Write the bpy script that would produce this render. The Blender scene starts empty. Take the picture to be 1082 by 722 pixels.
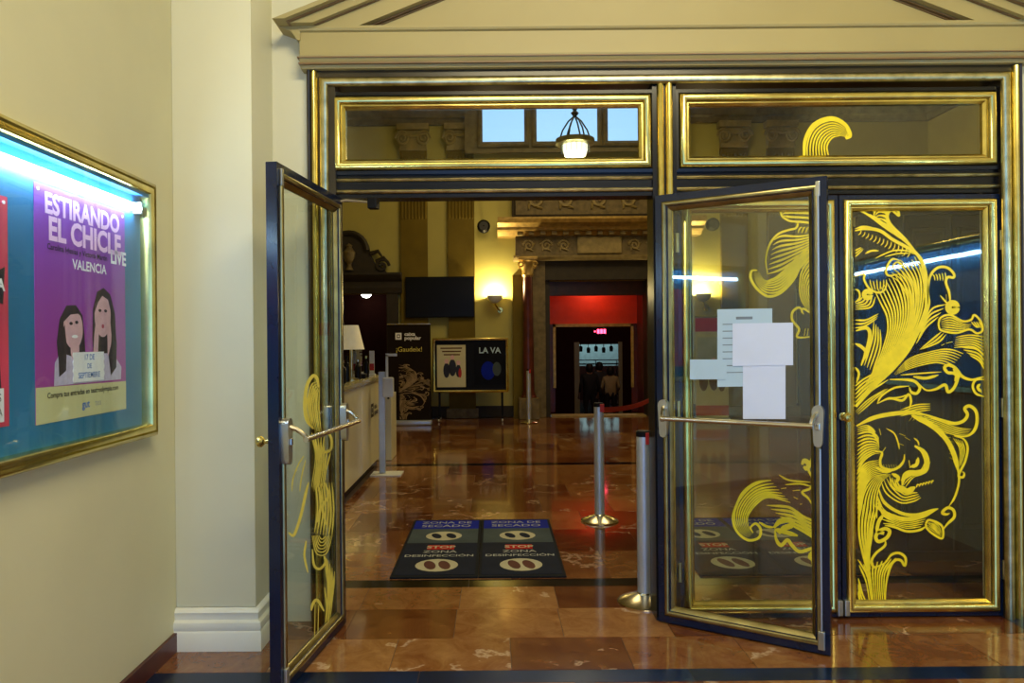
import bpy, bmesh, math, random
from mathutils import Vector, Matrix
random.seed(7)
R = math.radians
PI = math.pi
sc = bpy.context.scene
C = sc.collection

# ------------------------------------------------------------------ camera, world, lights, exposure
F, D, H, VX, VY, ROLL = 780.0, 3.9, 1.475, 521.0, 360.0, 0.0087
cd = bpy.data.cameras.new('camera'); cam = bpy.data.objects.new('camera', cd); C.objects.link(cam)
cam.location = (0, -D, H); cam.rotation_euler = (R(90), ROLL, 0)
cd.sensor_width = 36; cd.lens = F / 1082 * 36
cd.shift_x = (541 - VX) / 1082; cd.shift_y = -(361 - VY) / 1082
cd.clip_start = 0.05
sc.camera = cam

w = bpy.data.worlds.new('world'); sc.world = w; w.use_nodes = True
bg = w.node_tree.nodes['Background']
bg.inputs[0].default_value = (0.20, 0.45, 1.0, 1); bg.inputs[1].default_value = 2.3

def area(name, loc, rot, size, energy, col, sy=None):
    l = bpy.data.lights.new(name, 'AREA'); l.energy = energy; l.color = col; l.size = size
    if sy: l.shape = 'RECTANGLE'; l.size_y = sy
    o = bpy.data.objects.new(name, l); C.objects.link(o); o.location = loc; o.rotation_euler = rot
    return o
def point(name, loc, energy, col, r=.05):
    l = bpy.data.lights.new(name, 'POINT'); l.energy = energy; l.color = col; l.shadow_soft_size = r
    o = bpy.data.objects.new(name, l); C.objects.link(o); o.location = loc
    return o
area('lobby_ceiling_light', (0.9, -3.5, 4.5), (R(30), 0, 0), 2.4, 178, (1.0, .87, .54), 1.0)
area('hall_ceiling_light', (1.5, 6.0, 6.5), (0, 0, 0), 4.0, 150, (1.0, .76, .34), 3.0)

sc.view_settings.view_transform = 'Standard'
sc.view_settings.look = 'None'
sc.view_settings.gamma = 1.0
sc.view_settings.use_curve_mapping = False
sc.view_settings.exposure = 0.52
sc.cycles.use_denoising = True
sc.cycles.max_bounces = 10
sc.cycles.transparent_max_bounces = 24
sc.cycles.sample_clamp_indirect = 6

# ------------------------------------------------------------------ measuring: pixel of the photograph -> direction
def ray(x, y):
    x0 = x - ROLL * (y - VY); y0 = y + ROLL * (x - VX)
    return Vector(((x0 - VX) / F, 1.0, -(y0 - VY) / F))
CAMP = Vector((0, -D, H))
def at(x, y, d):
    return CAMP + ray(x, y) * d
def onplane(x, y, p, n):
    r = ray(x, y); return CAMP + r * ((p - CAMP).dot(n) / r.dot(n))

# ------------------------------------------------------------------ materials
M = {}
def pm(name, col, rough=.5, metal=0., var=.12, scale=6., bump=0., bscale=40., emit=None, es=0., coat=0., spec=.5):
    m = bpy.data.materials.new(name); m.use_nodes = True
    nt = m.node_tree; b = nt.nodes['Principled BSDF']
    b.inputs['Roughness'].default_value = rough; b.inputs['Metallic'].default_value = metal
    b.inputs['Coat Weight'].default_value = coat; b.inputs['Specular IOR Level'].default_value = spec
    tc = nt.nodes.new('ShaderNodeTexCoord')
    n = nt.nodes.new('ShaderNodeTexNoise'); n.inputs['Scale'].default_value = scale; n.inputs['Detail'].default_value = 4
    nt.links.new(tc.outputs['Object'], n.inputs['Vector'])
    r = nt.nodes.new('ShaderNodeValToRGB')
    r.color_ramp.elements[0].position = .3; r.color_ramp.elements[1].position = .7
    r.color_ramp.elements[0].color = tuple(c * (1 - var) for c in col) + (1,)
    r.color_ramp.elements[1].color = tuple(min(1, c * (1 + var)) for c in col) + (1,)
    nt.links.new(n.outputs['Fac'], r.inputs[0]); nt.links.new(r.outputs[0], b.inputs['Base Color'])
    if bump:
        n2 = nt.nodes.new('ShaderNodeTexNoise'); n2.inputs['Scale'].default_value = bscale; n2.inputs['Detail'].default_value = 5
        nt.links.new(tc.outputs['Object'], n2.inputs['Vector'])
        bp = nt.nodes.new('ShaderNodeBump'); bp.inputs['Strength'].default_value = bump; bp.inputs['Distance'].default_value = .01
        nt.links.new(n2.outputs['Fac'], bp.inputs['Height']); nt.links.new(bp.outputs[0], b.inputs['Normal'])
    if emit:
        b.inputs['Emission Color'].default_value = tuple(emit) + (1,); b.inputs['Emission Strength'].default_value = es
    M[name] = m
    return m

def glass_mat(name, tint=(.93, .96, .93), refl=1.0):
    m = bpy.data.materials.new(name); m.use_nodes = True; nt = m.node_tree
    for n in list(nt.nodes): nt.nodes.remove(n)
    o = nt.nodes.new('ShaderNodeOutputMaterial'); mx = nt.nodes.new('ShaderNodeMixShader')
    t = nt.nodes.new('ShaderNodeBsdfTransparent'); t.inputs[0].default_value = tint + (1,)
    g = nt.nodes.new('ShaderNodeBsdfGlossy'); g.inputs['Roughness'].default_value = .008
    lw_ = nt.nodes.new('ShaderNodeLayerWeight'); lw_.inputs[0].default_value = .5
    pw_ = nt.nodes.new('ShaderNodeMath'); pw_.operation = 'POWER'; pw_.inputs[1].default_value = 5
    fr = nt.nodes.new('ShaderNodeMath'); fr.operation = 'MULTIPLY_ADD'; fr.inputs[1].default_value = .55; fr.inputs[2].default_value = .058
    nt.links.new(lw_.outputs['Facing'], pw_.inputs[0]); nt.links.new(pw_.outputs[0], fr.inputs[0])
    # the noise keeps old panes very slightly wavy
    tc = nt.nodes.new('ShaderNodeTexCoord'); nz = nt.nodes.new('ShaderNodeTexNoise'); nz.inputs['Scale'].default_value = 3
    bp = nt.nodes.new('ShaderNodeBump'); bp.inputs['Strength'].default_value = .02; bp.inputs['Distance'].default_value = .01
    nt.links.new(tc.outputs['Object'], nz.inputs['Vector']); nt.links.new(nz.outputs['Fac'], bp.inputs['Height'])
    nt.links.new(bp.outputs[0], g.inputs['Normal'])
    mu = nt.nodes.new('ShaderNodeMath'); mu.operation = 'MULTIPLY'; mu.inputs[1].default_value = refl; mu.use_clamp = True
    nt.links.new(fr.outputs[0], mu.inputs[0]); nt.links.new(mu.outputs[0], mx.inputs[0])
    nt.links.new(t.outputs[0], mx.inputs[1]); nt.links.new(g.outputs[0], mx.inputs[2]); nt.links.new(mx.outputs[0], o.inputs[0])
    M[name] = m

def marble(name, cols, rough=.12, vein=.38, brick=False):
    m = bpy.data.materials.new(name); m.use_nodes = True; nt = m.node_tree; L = nt.links.new
    b = nt.nodes['Principled BSDF']; b.inputs['Roughness'].default_value = rough; b.inputs['Coat Weight'].default_value = .35
    b.inputs['Coat Roughness'].default_value = .05
    g = nt.nodes.new('ShaderNodeNewGeometry'); oi = nt.nodes.new('ShaderNodeObjectInfo')
    add = nt.nodes.new('ShaderNodeVectorMath'); add.operation = 'MULTIPLY_ADD'
    add.inputs[1].default_value = (1, 1, 1)
    sc_ = nt.nodes.new('ShaderNodeVectorMath'); sc_.operation = 'SCALE'; sc_.inputs[0].default_value = (31, 17, 7)
    L(oi.outputs['Random'], sc_.inputs['Scale']); L(g.outputs['Position'], add.inputs[0]); L(sc_.outputs[0], add.inputs[2])
    n = nt.nodes.new('ShaderNodeTexNoise'); n.inputs['Scale'].default_value = 6.5; n.inputs['Detail'].default_value = 10; n.inputs['Distortion'].default_value = .9
    n.inputs['Roughness'].default_value = .74
    L(add.outputs[0], n.inputs['Vector'])
    mixr = nt.nodes.new('ShaderNodeMath'); mixr.operation = 'MULTIPLY_ADD'; mixr.inputs[1].default_value = .95
    rnd = nt.nodes.new('ShaderNodeMath'); rnd.operation = 'MULTIPLY_ADD'; rnd.inputs[1].default_value = .56; rnd.inputs[2].default_value = -.26
    if brick:
        mp = nt.nodes.new('ShaderNodeTexBrick'); mp.offset = .5; mp.inputs['Scale'].default_value = 1
        mp.inputs['Color1'].default_value = (0, 0, 0, 1); mp.inputs['Color2'].default_value = (1, 1, 1, 1); mp.inputs['Mortar'].default_value = (.3, .3, .3, 1)
        mp.inputs['Brick Width'].default_value = .6; mp.inputs['Row Height'].default_value = .6; mp.inputs['Mortar Size'].default_value = .006
        L(g.outputs['Position'], mp.inputs['Vector']); L(mp.outputs['Color'], rnd.inputs[0])
    else:
        L(oi.outputs['Random'], rnd.inputs[0])
    L(n.outputs['Fac'], mixr.inputs[0]); L(rnd.outputs[0], mixr.inputs[2])
    r = nt.nodes.new('ShaderNodeValToRGB'); e = r.color_ramp.elements
    e[0].position = .18; e[0].color = cols[0] + (1,); e[1].position = .85; e[1].color = cols[2] + (1,)
    x = e.new(.5); x.color = cols[1] + (1,)
    L(mixr.outputs[0], r.inputs[0])
    # veins
    n2 = nt.nodes.new('ShaderNodeTexNoise'); n2.inputs['Scale'].default_value = 1.3; n2.inputs['Detail'].default_value = 6; n2.inputs['Roughness'].default_value = .6; n2.inputs['Distortion'].default_value = .2
    L(add.outputs[0], n2.inputs['Vector'])
    s = nt.nodes.new('ShaderNodeMath'); s.operation = 'SUBTRACT'; s.inputs[1].default_value = .47
    a = nt.nodes.new('ShaderNodeMath'); a.operation = 'ABSOLUTE'
    L(n2.outputs['Fac'], s.inputs[0]); L(s.outputs[0], a.inputs[0])
    vr = nt.nodes.new('ShaderNodeValToRGB'); vr.color_ramp.elements[0].position = 0; vr.color_ramp.elements[0].color = (vein,) * 3 + (1,)
    vr.color_ramp.elements[1].position = .016; vr.color_ramp.elements[1].color = (0, 0, 0, 1)
    L(a.outputs[0], vr.inputs[0])
    n3 = nt.nodes.new('ShaderNodeTexNoise'); n3.inputs['Scale'].default_value = 2.6; L(add.outputs[0], n3.inputs['Vector'])
    gt = nt.nodes.new('ShaderNodeMath'); gt.operation = 'GREATER_THAN'; gt.inputs[1].default_value = .50; L(n3.outputs['Fac'], gt.inputs[0])
    mm = nt.nodes.new('ShaderNodeMath'); mm.operation = 'MULTIPLY'; L(vr.outputs[0], mm.inputs[0]); L(gt.outputs[0], mm.inputs[1])
    mc = nt.nodes.new('ShaderNodeMix'); mc.data_type = 'RGBA'; mc.inputs['B'].default_value = (.78, .62, .45, 1)
    L(mm.outputs[0], mc.inputs['Factor']); L(r.outputs[0], mc.inputs['A']); L(mc.outputs['Result'], b.inputs['Base Color'])
    M[name] = m

def emis(name, col, s):
    m = bpy.data.materials.new(name); m.use_nodes = True
    b = m.node_tree.nodes['Principled BSDF']; b.inputs['Base Color'].default_value = tuple(col) + (1,)
    b.inputs['Emission Color'].default_value = tuple(col) + (1,); b.inputs['Emission Strength'].default_value = s
    M[name] = m

pm('wall_paint', (.60, .57, .37), .55, var=.05, scale=1.5, bump=.05, bscale=14)
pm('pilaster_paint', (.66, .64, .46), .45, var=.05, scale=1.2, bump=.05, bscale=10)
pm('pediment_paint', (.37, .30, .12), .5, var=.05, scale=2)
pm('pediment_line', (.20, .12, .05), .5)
pm('plinth_paint', (.70, .70, .62), .45, var=.04)
pm('lobby_ceiling', (.6, .5, .3), .7)
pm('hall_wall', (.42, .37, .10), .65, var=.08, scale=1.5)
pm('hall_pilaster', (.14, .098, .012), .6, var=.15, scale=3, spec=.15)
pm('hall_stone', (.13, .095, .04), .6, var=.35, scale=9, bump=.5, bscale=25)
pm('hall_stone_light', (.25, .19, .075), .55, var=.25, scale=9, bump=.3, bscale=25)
pm('gilt', (.40, .26, .07), .4, .4, var=.3, scale=12)
pm('dark_wood', (.020, .013, .006), .65, var=.3, scale=8, bump=.2)
pm('red_marble', (.085, .016, .010), .35, var=.4, scale=6)
pm('red_wood', (.07, .008, .004), .35, var=.3)
pm('red_panel', (.62, .045, .012), .5, var=.08)
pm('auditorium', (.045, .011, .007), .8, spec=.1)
pm('backdrop', (.5, .72, .72), .8)
pm('black_paint', (.006, .006, .007), .25, var=.2, spec=.32)
pm('leaf_paint', (.003, .008, .030), .22, var=.2, spec=.45)
pm('brown_black', (.035, .026, .013), .28, var=.3, scale=5, spec=.4)
pm('brass', (.68, .55, .17), .24, 1., var=.22, scale=9, bump=.03, bscale=18)
pm('brass_dark', (.34, .29, .13), .32, 1., var=.3, scale=9, bump=.03, bscale=18)
pm('brass_aged', (.52, .47, .25), .3, 1., var=.35, scale=14)
pm('chrome', (.62, .58, .48), .22, 1., var=.1)
pm('steel', (.50, .54, .60), .42, .6, var=.08)
pm('plate_metal', (.50, .49, .42), .3, .85, var=.1)
pm('gold_paint', (.90, .70, .012), .45, var=.08, scale=20)
pm('pale_gold_paint', (.75, .64, .10), .45, var=.08, scale=20)
pm('paper', (.58, .66, .88), .7, var=.03)
pm('paper_blue', (.40, .55, .70), .7, var=.03)
pm('ink', (.16, .2, .26), .7)
pm('blue_lit_black_marble', (.003, .011, .040), .22, var=.5, scale=3, spec=.35)  # black stone with the blue street light put into its colour
pm('black_stone', (.004, .004, .004), .12, var=.5, scale=3)
pm('grout', (.05, .025, .015), .7)
pm('board_blue', (.022, .17, .34), .5, var=.15, scale=3)
pm('poster_purple', (.27, .055, .44), .45, var=.2, scale=1.6, coat=.3)
pm('poster_band', (.62, .60, .32), .5, var=.04)
pm('poster_red', (.62, .05, .10), .45, var=.25, scale=4, coat=.3)
pm('print_pink', (.80, .52, .72), .5, var=.04)
pm('print_white', (.82, .83, .85), .5, var=.03)
pm('print_black', (.012, .01, .014), .5, var=.2)
pm('print_hair', (.035, .022, .03), .5, var=.3, scale=30)
pm('print_skin', (.66, .40, .44), .5, var=.1, scale=30)
pm('print_blouse', (.55, .50, .68), .5, var=.1, scale=40)
pm('print_blue', (.06, .18, .55), .5)
pm('print_lips', (.45, .04, .07), .5)
pm('mat_rubber', (.006, .008, .012), .75, var=.2, bump=.3, bscale=120, spec=.1)
pm('mat_navy', (.010, .014, .030), .8, var=.15, bump=.3, bscale=160, spec=.1)
pm('mat_grey', (.055, .075, .085), .8, var=.15, bump=.3, bscale=160, spec=.1)
pm('mat_blue', (.004, .014, .30), .8, var=.1, bump=.3, bscale=160, spec=.1)
pm('mat_cream', (.45, .43, .30), .8, var=.1, spec=.1)
pm('mat_brown', (.10, .04, .03), .8, var=.2, spec=.1)
pm('mat_red', (.38, .015, .01), .8, var=.1, spec=.1)
pm('mat_print', (.36, .38, .36), .8, spec=.1)
pm('counter_cream', (.70, .66, .42), .35, var=.12, scale=2, coat=.2)
pm('counter_top', (.42, .38, .2), .25, var=.2, scale=4, coat=.3)
pm('shade_cloth', (.70, .64, .42), .7, emit=(.9, .75, .42), es=.16)
pm('dark_glass', (.004, .004, .005), .35, spec=.2)
pm('plastic_black', (.004, .004, .005), .5, spec=.15)
pm('plastic_white', (.66, .68, .68), .35, var=.04)
pm('belt_red', (.42, .012, .012), .6)
pm('banner_brown', (.012, .007, .004), .7, var=.15, spec=.1)
pm('banner_gold', (.30, .20, .08), .5, var=.2, scale=20)
pm('sign_cream', (.55, .52, .32), .5, var=.05)
pm('sign_dark', (.004, .005, .010), .6, var=.3, scale=6, spec=.1)
pm('skin', (.30, .15, .09), .6)
pm('hair', (.012, .009, .007), .6)
pm('cloth_dark', (.012, .012, .015), .8)
pm('cloth_beige', (.42, .33, .16), .8)
pm('cloth_grey', (.05, .05, .055), .8)
def print_gradient(name, bottom, top, height):
    m = pm(name, top, .45, coat=.3); nt = m.node_tree; b = nt.nodes['Principled BSDF']
    tc = nt.nodes.new('ShaderNodeTexCoord'); sp_ = nt.nodes.new('ShaderNodeSeparateXYZ'); nt.links.new(tc.outputs['Object'], sp_.inputs[0])
    mr = nt.nodes.new('ShaderNodeMapRange'); mr.inputs['From Max'].default_value = height; nt.links.new(sp_.outputs['Z'], mr.inputs['Value'])
    mx = nt.nodes.new('ShaderNodeMix'); mx.data_type = 'RGBA'; mx.inputs['A'].default_value = bottom + (1,); mx.inputs['B'].default_value = top + (1,)
    nt.links.new(mr.outputs[0], mx.inputs['Factor']); nt.links.new(mx.outputs['Result'], b.inputs['Base Color'])
print_gradient('poster_purple', (.40, .05, .30), (.20, .055, .44), .82)
glass_mat('glass'); glass_mat('glass_case', (.95, .98, 1.0), .8); glass_mat('plexi', (.85, .9, .85))
marble('tile_marble', ((.080, .019, .006), (.185, .068, .020), (.34, .175, .066)))
marble('floor_far', ((.075, .018, .006), (.165, .056, .016), (.29, .14, .05)), brick=True)
emis('tube_light', (.62, .84, 1.0), 30.)
emis('sky_pane', (.30, .58, 1.0), .85)
emis('bulb', (1.0, .86, .52), 14.)
emis('bulb_soft', (1.0, .90, .66), 4.)
emis('lantern_glass', (1.0, .92, .72), 1.5)
emis('exit_red', (1.0, .05, .12), 5.)
emis('dome_lamp', (1.0, .98, .85), 6.)

# ------------------------------------------------------------------ mesh building
ORG = {}
def setprops(o, label=None, cat=None, group=None, kind=None):
    if label: o['label'] = label
    if cat: o['category'] = cat
    if group: o['group'] = group
    if kind: o['kind'] = kind
    return o
def thing(name, loc, label, cat, group=None, kind=None, rotz=0, local=False):
    o = bpy.data.objects.new(name, None); C.objects.link(o); o.location = loc; o.rotation_euler = (0, 0, rotz)
    o.empty_display_size = .1
    ORG[o.name] = Vector((0, 0, 0)) if local else Vector(loc)
    return setprops(o, label, cat, group, kind)
class MB:
    def __init__(s, off=(0, -1, 0)): s.v = []; s.f = []; s.off = Vector(off); s.k = 0
    def add(s, vs, fs):
        k = len(s.v); s.v += [tuple(v) for v in vs]; s.f += [tuple(i + k for i in f) for f in fs]; return s
    def box(s, x0, x1, y0, y1, z0, z1, b=0.):
        if b <= 0:
            return s.add([(x0, y0, z0), (x1, y0, z0), (x1, y1, z0), (x0, y1, z0), (x0, y0, z1), (x1, y0, z1), (x1, y1, z1), (x0, y1, z1)],
                         [(0, 3, 2, 1), (4, 5, 6, 7), (0, 1, 5, 4), (1, 2, 6, 5), (2, 3, 7, 6), (3, 0, 4, 7)])
        bm = bmesh.new(); bmesh.ops.create_cube(bm, size=1)
        for v in bm.verts:
            v.co = ((x0 + x1) / 2 + v.co.x * (x1 - x0), (y0 + y1) / 2 + v.co.y * (y1 - y0), (z0 + z1) / 2 + v.co.z * (z1 - z0))
        bmesh.ops.bevel(bm, geom=bm.edges[:], offset=b, segments=2, affect='EDGES', profile=.6)
        bm.verts.index_update(); s.add([v.co[:] for v in bm.verts], [[v.index for v in f.verts] for f in bm.faces]); bm.free()
        return s
    def prism(s, pts, fn, n0, n1):
        """polygon pts (u,v) extruded from n0 to n1 through fn(u,v,n)"""
        k = len(pts)
        return s.add([fn(u, v, n0) for u, v in pts] + [fn(u, v, n1) for u, v in pts],
                     [tuple(range(k))[::-1], tuple(range(k, 2 * k))] + [(i, (i + 1) % k, (i + 1) % k + k, i + k) for i in range(k)])
    def mould(s, u0, v0, u1, v1, prof, fn, closed=False):
        """mitred rectangular moulding; prof = (inset, height) points"""
        def loop(i): return [(u0 + i, v0 + i), (u1 - i, v0 + i), (u1 - i, v1 - i), (u0 + i, v1 - i)]
        for k in range(4):
            vs = []
            for i, n in prof:
                c = loop(i); a, b = c[k], c[(k + 1) % 4]
                vs += [fn(a[0], a[1], n), fn(b[0], b[1], n)]
            m = len(prof)
            fs = [(2 * j, 2 * j + 1, 2 * j + 3, 2 * j + 2) for j in range(m - 1)]
            if closed: fs.append((2 * m - 2, 2 * m - 1, 1, 0))
            s.add(vs, fs)
        return s
    def sweep(s, prof, p0, p1, fn2, cap=True):
        """profile (a,b) swept straight between parameters p0 and p1; fn2(p,a,b)"""
        k = len(prof)
        s.add([fn2(p0, a, b) for a, b in prof] + [fn2(p1, a, b) for a, b in prof],
              [(i, (i + 1) % k, (i + 1) % k + k, i + k) for i in range(k)] + ([tuple(range(k))[::-1], tuple(range(k, 2 * k))] if cap else []))
        return s
    def tube(s, pts, r, n=8, cap=True):
        pts = [Vector(p) for p in pts]; m = len(pts)
        rs = r if isinstance(r, (list, tuple)) else [r] * m
        up = None; vs = []; fs = []
        for i, p in enumerate(pts):
            t = (pts[min(i + 1, m - 1)] - pts[max(i - 1, 0)]).normalized()
            if up is None: up = Vector((0, 0, 1)) if abs(t.z) < .9 else Vector((1, 0, 0))
            a = t.cross(up).normalized(); up = a.cross(t).normalized()
            for j in range(n):
                q = 2 * PI * j / n; vs.append(p + (a * math.cos(q) + up * math.sin(q)) * rs[i])
        for i in range(m - 1):
            for j in range(n):
                fs.append((i * n + j, i * n + (j + 1) % n, (i + 1) * n + (j + 1) % n, (i + 1) * n + j))
        if cap: fs += [tuple(range(n))[::-1], tuple(range((m - 1) * n, m * n))]
        return s.add(vs, fs)
    def lathe(s, prof, c=(0, 0, 0), n=24, a0=0, a1=2 * PI, axis='z'):
        full = abs(a1 - a0 - 2 * PI) < 1e-6; m = n if full else n + 1; vs = []; fs = []
        for r, z in prof:
            for j in range(m):
                q = a0 + (a1 - a0) * j / n
                v = (r * math.cos(q), r * math.sin(q), z)
                if axis == 'y': v = (v[0], v[2], v[1])
                if axis == 'x': v = (v[2], v[0], v[1])
                vs.append((c[0] + v[0], c[1] + v[1], c[2] + v[2]))
        for i in range(len(prof) - 1):
            for j in range(n if full else m - 1):
                fs.append((i * m + j, i * m + (j + 1) % m, (i + 1) * m + (j + 1) % m, (i + 1) * m + j))
        if full:
            for i in (0, len(prof) - 1):
                if prof[i][0] > 1e-5: fs.append(tuple(range(i * m, i * m + m)))
        return s.add(vs, fs)
    def build(s, name, mat, parent=None, smooth=False, recalc=True, kind=None, label=None):
        me = bpy.data.meshes.new(name)
        o_ = ORG.get(parent.name, Vector((0, 0, 0))) if parent else Vector((0, 0, 0))
        me.from_pydata([(v[0] - o_[0], v[1] - o_[1], v[2] - o_[2]) for v in s.v], [], s.f)
        if recalc or smooth:
            bm = bmesh.new(); bm.from_mesh(me)
            bmesh.ops.remove_doubles(bm, verts=bm.verts[:], dist=1e-6)
            bmesh.ops.recalc_face_normals(bm, faces=bm.faces[:]); bm.to_mesh(me); bm.free()
        if smooth:
            me.shade_smooth(); me.set_sharp_from_angle(angle=R(38))
        o = bpy.data.objects.new(name, me); C.objects.link(o)
        if mat: me.materials.append(M[mat])
        if parent: o.parent = parent; ORG[o.name] = o_
        return setprops(o, label=label, kind=kind)
def half_round(i0, i1, base, h, n=6):
    return [(i0 + (i1 - i0) * (1 - math.cos(PI * k / n)) / 2, base + h * math.sin(PI * k / n)) for k in range(n + 1)]
def catmull(pts, k=5):
    if len(pts) < 3: return [Vector((*p, 0)[:2]) if False else Vector(p) for p in pts]
    P = [Vector(p) for p in pts]; P = [P[0] * 2 - P[1]] + P + [P[-1] * 2 - P[-2]]; out = []
    for i in range(1, len(P) - 2):
        for j in range(k):
            t = j / k; a, b, c, d = P[i - 1:i + 3]
            out.append(.5 * ((2 * b) + (c - a) * t + (2 * a - 5 * b + 4 * c - d) * t * t + (3 * b - a - 3 * c + d) * t ** 3))
    out.append(P[-2]); return out
def resample(pts, n):
    P = catmull(pts, 6); L = [0]
    for a, b in zip(P, P[1:]): L.append(L[-1] + (b - a).length)
    out = []; j = 0
    for i in range(n):
        t = L[-1] * i / (n - 1)
        while j < len(L) - 2 and L[j + 1] < t: j += 1
        q = (t - L[j]) / max(1e-9, L[j + 1] - L[j]); out.append(P[j].lerp(P[j + 1], min(1, q)))
    return out
BOLD = 1.05
def ribbon(b, pts, w, fn, taper=.25):
    """flat brush stroke through 2-D pts; fn maps (x, y) to a point on the surface"""
    P = catmull(pts, 5); m = len(P); vs = []; ls = isinstance(w, list)
    for i, p in enumerate(P):
        t = (P[min(i + 1, m - 1)] - P[max(i - 1, 0)])
        t = t.normalized() if t.length > 1e-9 else Vector((1, 0))
        n = Vector((-t.y, t.x)); q = i / (m - 1)
        wi = w[min(len(w) - 1, round(q * (len(w) - 1)))] if ls else w * BOLD
        hw = wi / 2 * (taper + (1 - taper) * min(1, 5 * q, 5 * (1 - q)))
        o_ = b.off * (5e-5 * (b.k % 48)); vs += [Vector(fn(*(p + n * hw))) + o_, Vector(fn(*(p - n * hw))) + o_]
    b.k += 1
    b.add(vs, [(2 * i, 2 * i + 1, 2 * i + 3, 2 * i + 2) for i in range(m - 1)])
def fan(b, A, B, n, w, fn, taper=.25):
    a, c = resample(A, 9), resample(B, 9)
    gap = [(p - q).length / max(1, n - 1) for p, q in zip(a, c)]      # strokes keep a clear line between them
    ws = [max(w * .16, min(.58 * g, w * 1.35)) for g in gap]
    for k in range(n):
        t = k / max(1, n - 1)
        ribbon(b, [tuple(p.lerp(q, t)) for p, q in zip(a, c)], ws, fn, taper)
_txt = {}
def text(name, body, u, v, size, fn, mat, parent, align='CENTER', sx=1., bold=0., n=.0008, label=None):
    cu = bpy.data.curves.new('lettering', 'FONT'); cu.body = body; cu.size = size; cu.align_x = align; cu.align_y = 'CENTER'
    cu.offset = bold; cu.resolution_u = 3
    o = bpy.data.objects.new('lettering', cu); C.objects.link(o)
    dg = bpy.context.evaluated_depsgraph_get(); me = o.evaluated_get(dg).to_mesh()
    b = MB(); b.add([fn(u + p.co.x * sx, v + p.co.y, n) for p in me.vertices], [tuple(f.vertices) for f in me.polygons])
    o.evaluated_get(dg).to_mesh_clear(); bpy.data.objects.remove(o); bpy.data.curves.remove(cu)
    return b.build(name, mat, parent, recalc=False, label=label)
def poly(pts, fn, n): return MB().add([fn(u, v, n) for u, v in pts], [tuple(range(len(pts)))])
def ell(cu, cv, ru, rv, k=20, rot=0):
    return [(cu + ru * math.cos(2 * PI * i / k) * math.cos(rot) - rv * math.sin(2 * PI * i / k) * math.sin(rot),
             cv + ru * math.cos(2 * PI * i / k) * math.sin(rot) + rv * math.sin(2 * PI * i / k) * math.cos(rot)) for i in range(k)]
def struct(name, b, mat, label=None, parent=None, smooth=False):
    o = b.build(name, mat, parent, smooth=smooth)
    return setprops(o, label, kind='structure') if not parent else o
fac = lambda u, v, n: (u, -n, v)            # facade plane: n points to the camera side

# ------------------------------------------------------------------ the outer lobby: floor, walls, pilasters
XL, XR = -1.54, 3.34
floor = struct('floor', MB().box(-5, 9, -7, 10.4, -.08, -.004), 'floor_far', 'polished reddish brown marble floor with black marble bands')
tile_meshes = {}
def tile(x0, x1, y0, y1, mat='tile_marble', name='tile', g=.0015):
    key = (round(x1 - x0, 3), round(y1 - y0, 3), mat)
    if key not in tile_meshes:
        a, c = (x1 - x0) / 2 - g, (y1 - y0) / 2 - g
        b = MB().box(-a, a, -c, c, -.012, 0, 0.0); o = b.build(name, mat); tile_meshes[key] = o.data; bpy.data.objects.remove(o)
    o = bpy.data.objects.new(name, tile_meshes[key]); C.objects.link(o); o.parent = floor
    o.location = ((x0 + x1) / 2, (y0 + y1) / 2, 0.0); return o
def tile_row(xa, xb, y0, y1, wd, off):
    x = xa; k = math.floor((xa - off) / wd) + 1
    while x < xb - 1e-6:
        nx = min(xb, off + k * wd)
        if nx - x > .02: tile(x, nx, y0, y1)
        x = nx; k += 1
MB().box(XL, 5.2, -2.3, 4.82, -.006, -.0035).build('grout_bed', 'grout', floor)
rows = [(.16, .52, .35), (-.24, .16, .34), (-.60, -.24, .07), (-1.12, -.72, .34), (-1.52, -1.12, .07), (-1.92, -1.52, .34)]
for y0, y1, off in rows:
    if -.6 <= y0 < 0:
        tile_row(XL, 2.66, y0, y1, .55, off); tile(2.66, 2.80, y0, y1, 'blue_lit_black_marble', 'border_strip'); tile_row(2.80, XR, y0, y1, .55, off)
    else: tile_row(XL, XR, y0, y1, .55, off)
k = XL
while k < XR - .01:
    tile(k, min(XR, k + 1.2), -.72, -.60, 'blue_lit_black_marble', 'border_strip'); k += 1.2
for x in (-1.36, -.16, 1.04, 2.24, 3.44): tile(x, x + 1.2, .52, .66, 'black_stone', 'border_strip')
y = .66; r_ = 0
while y < 4.75:
    tile_row(-1.36, 5.1, y, y + .594, .62, .1 + (.31 if r_ % 2 else 0)); y += .594; r_ += 1
for x in (-1.36, .24, 1.84, 3.44): tile(x, x + 1.6, 4.83, 4.97, 'black_stone', 'border_strip')

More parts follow.
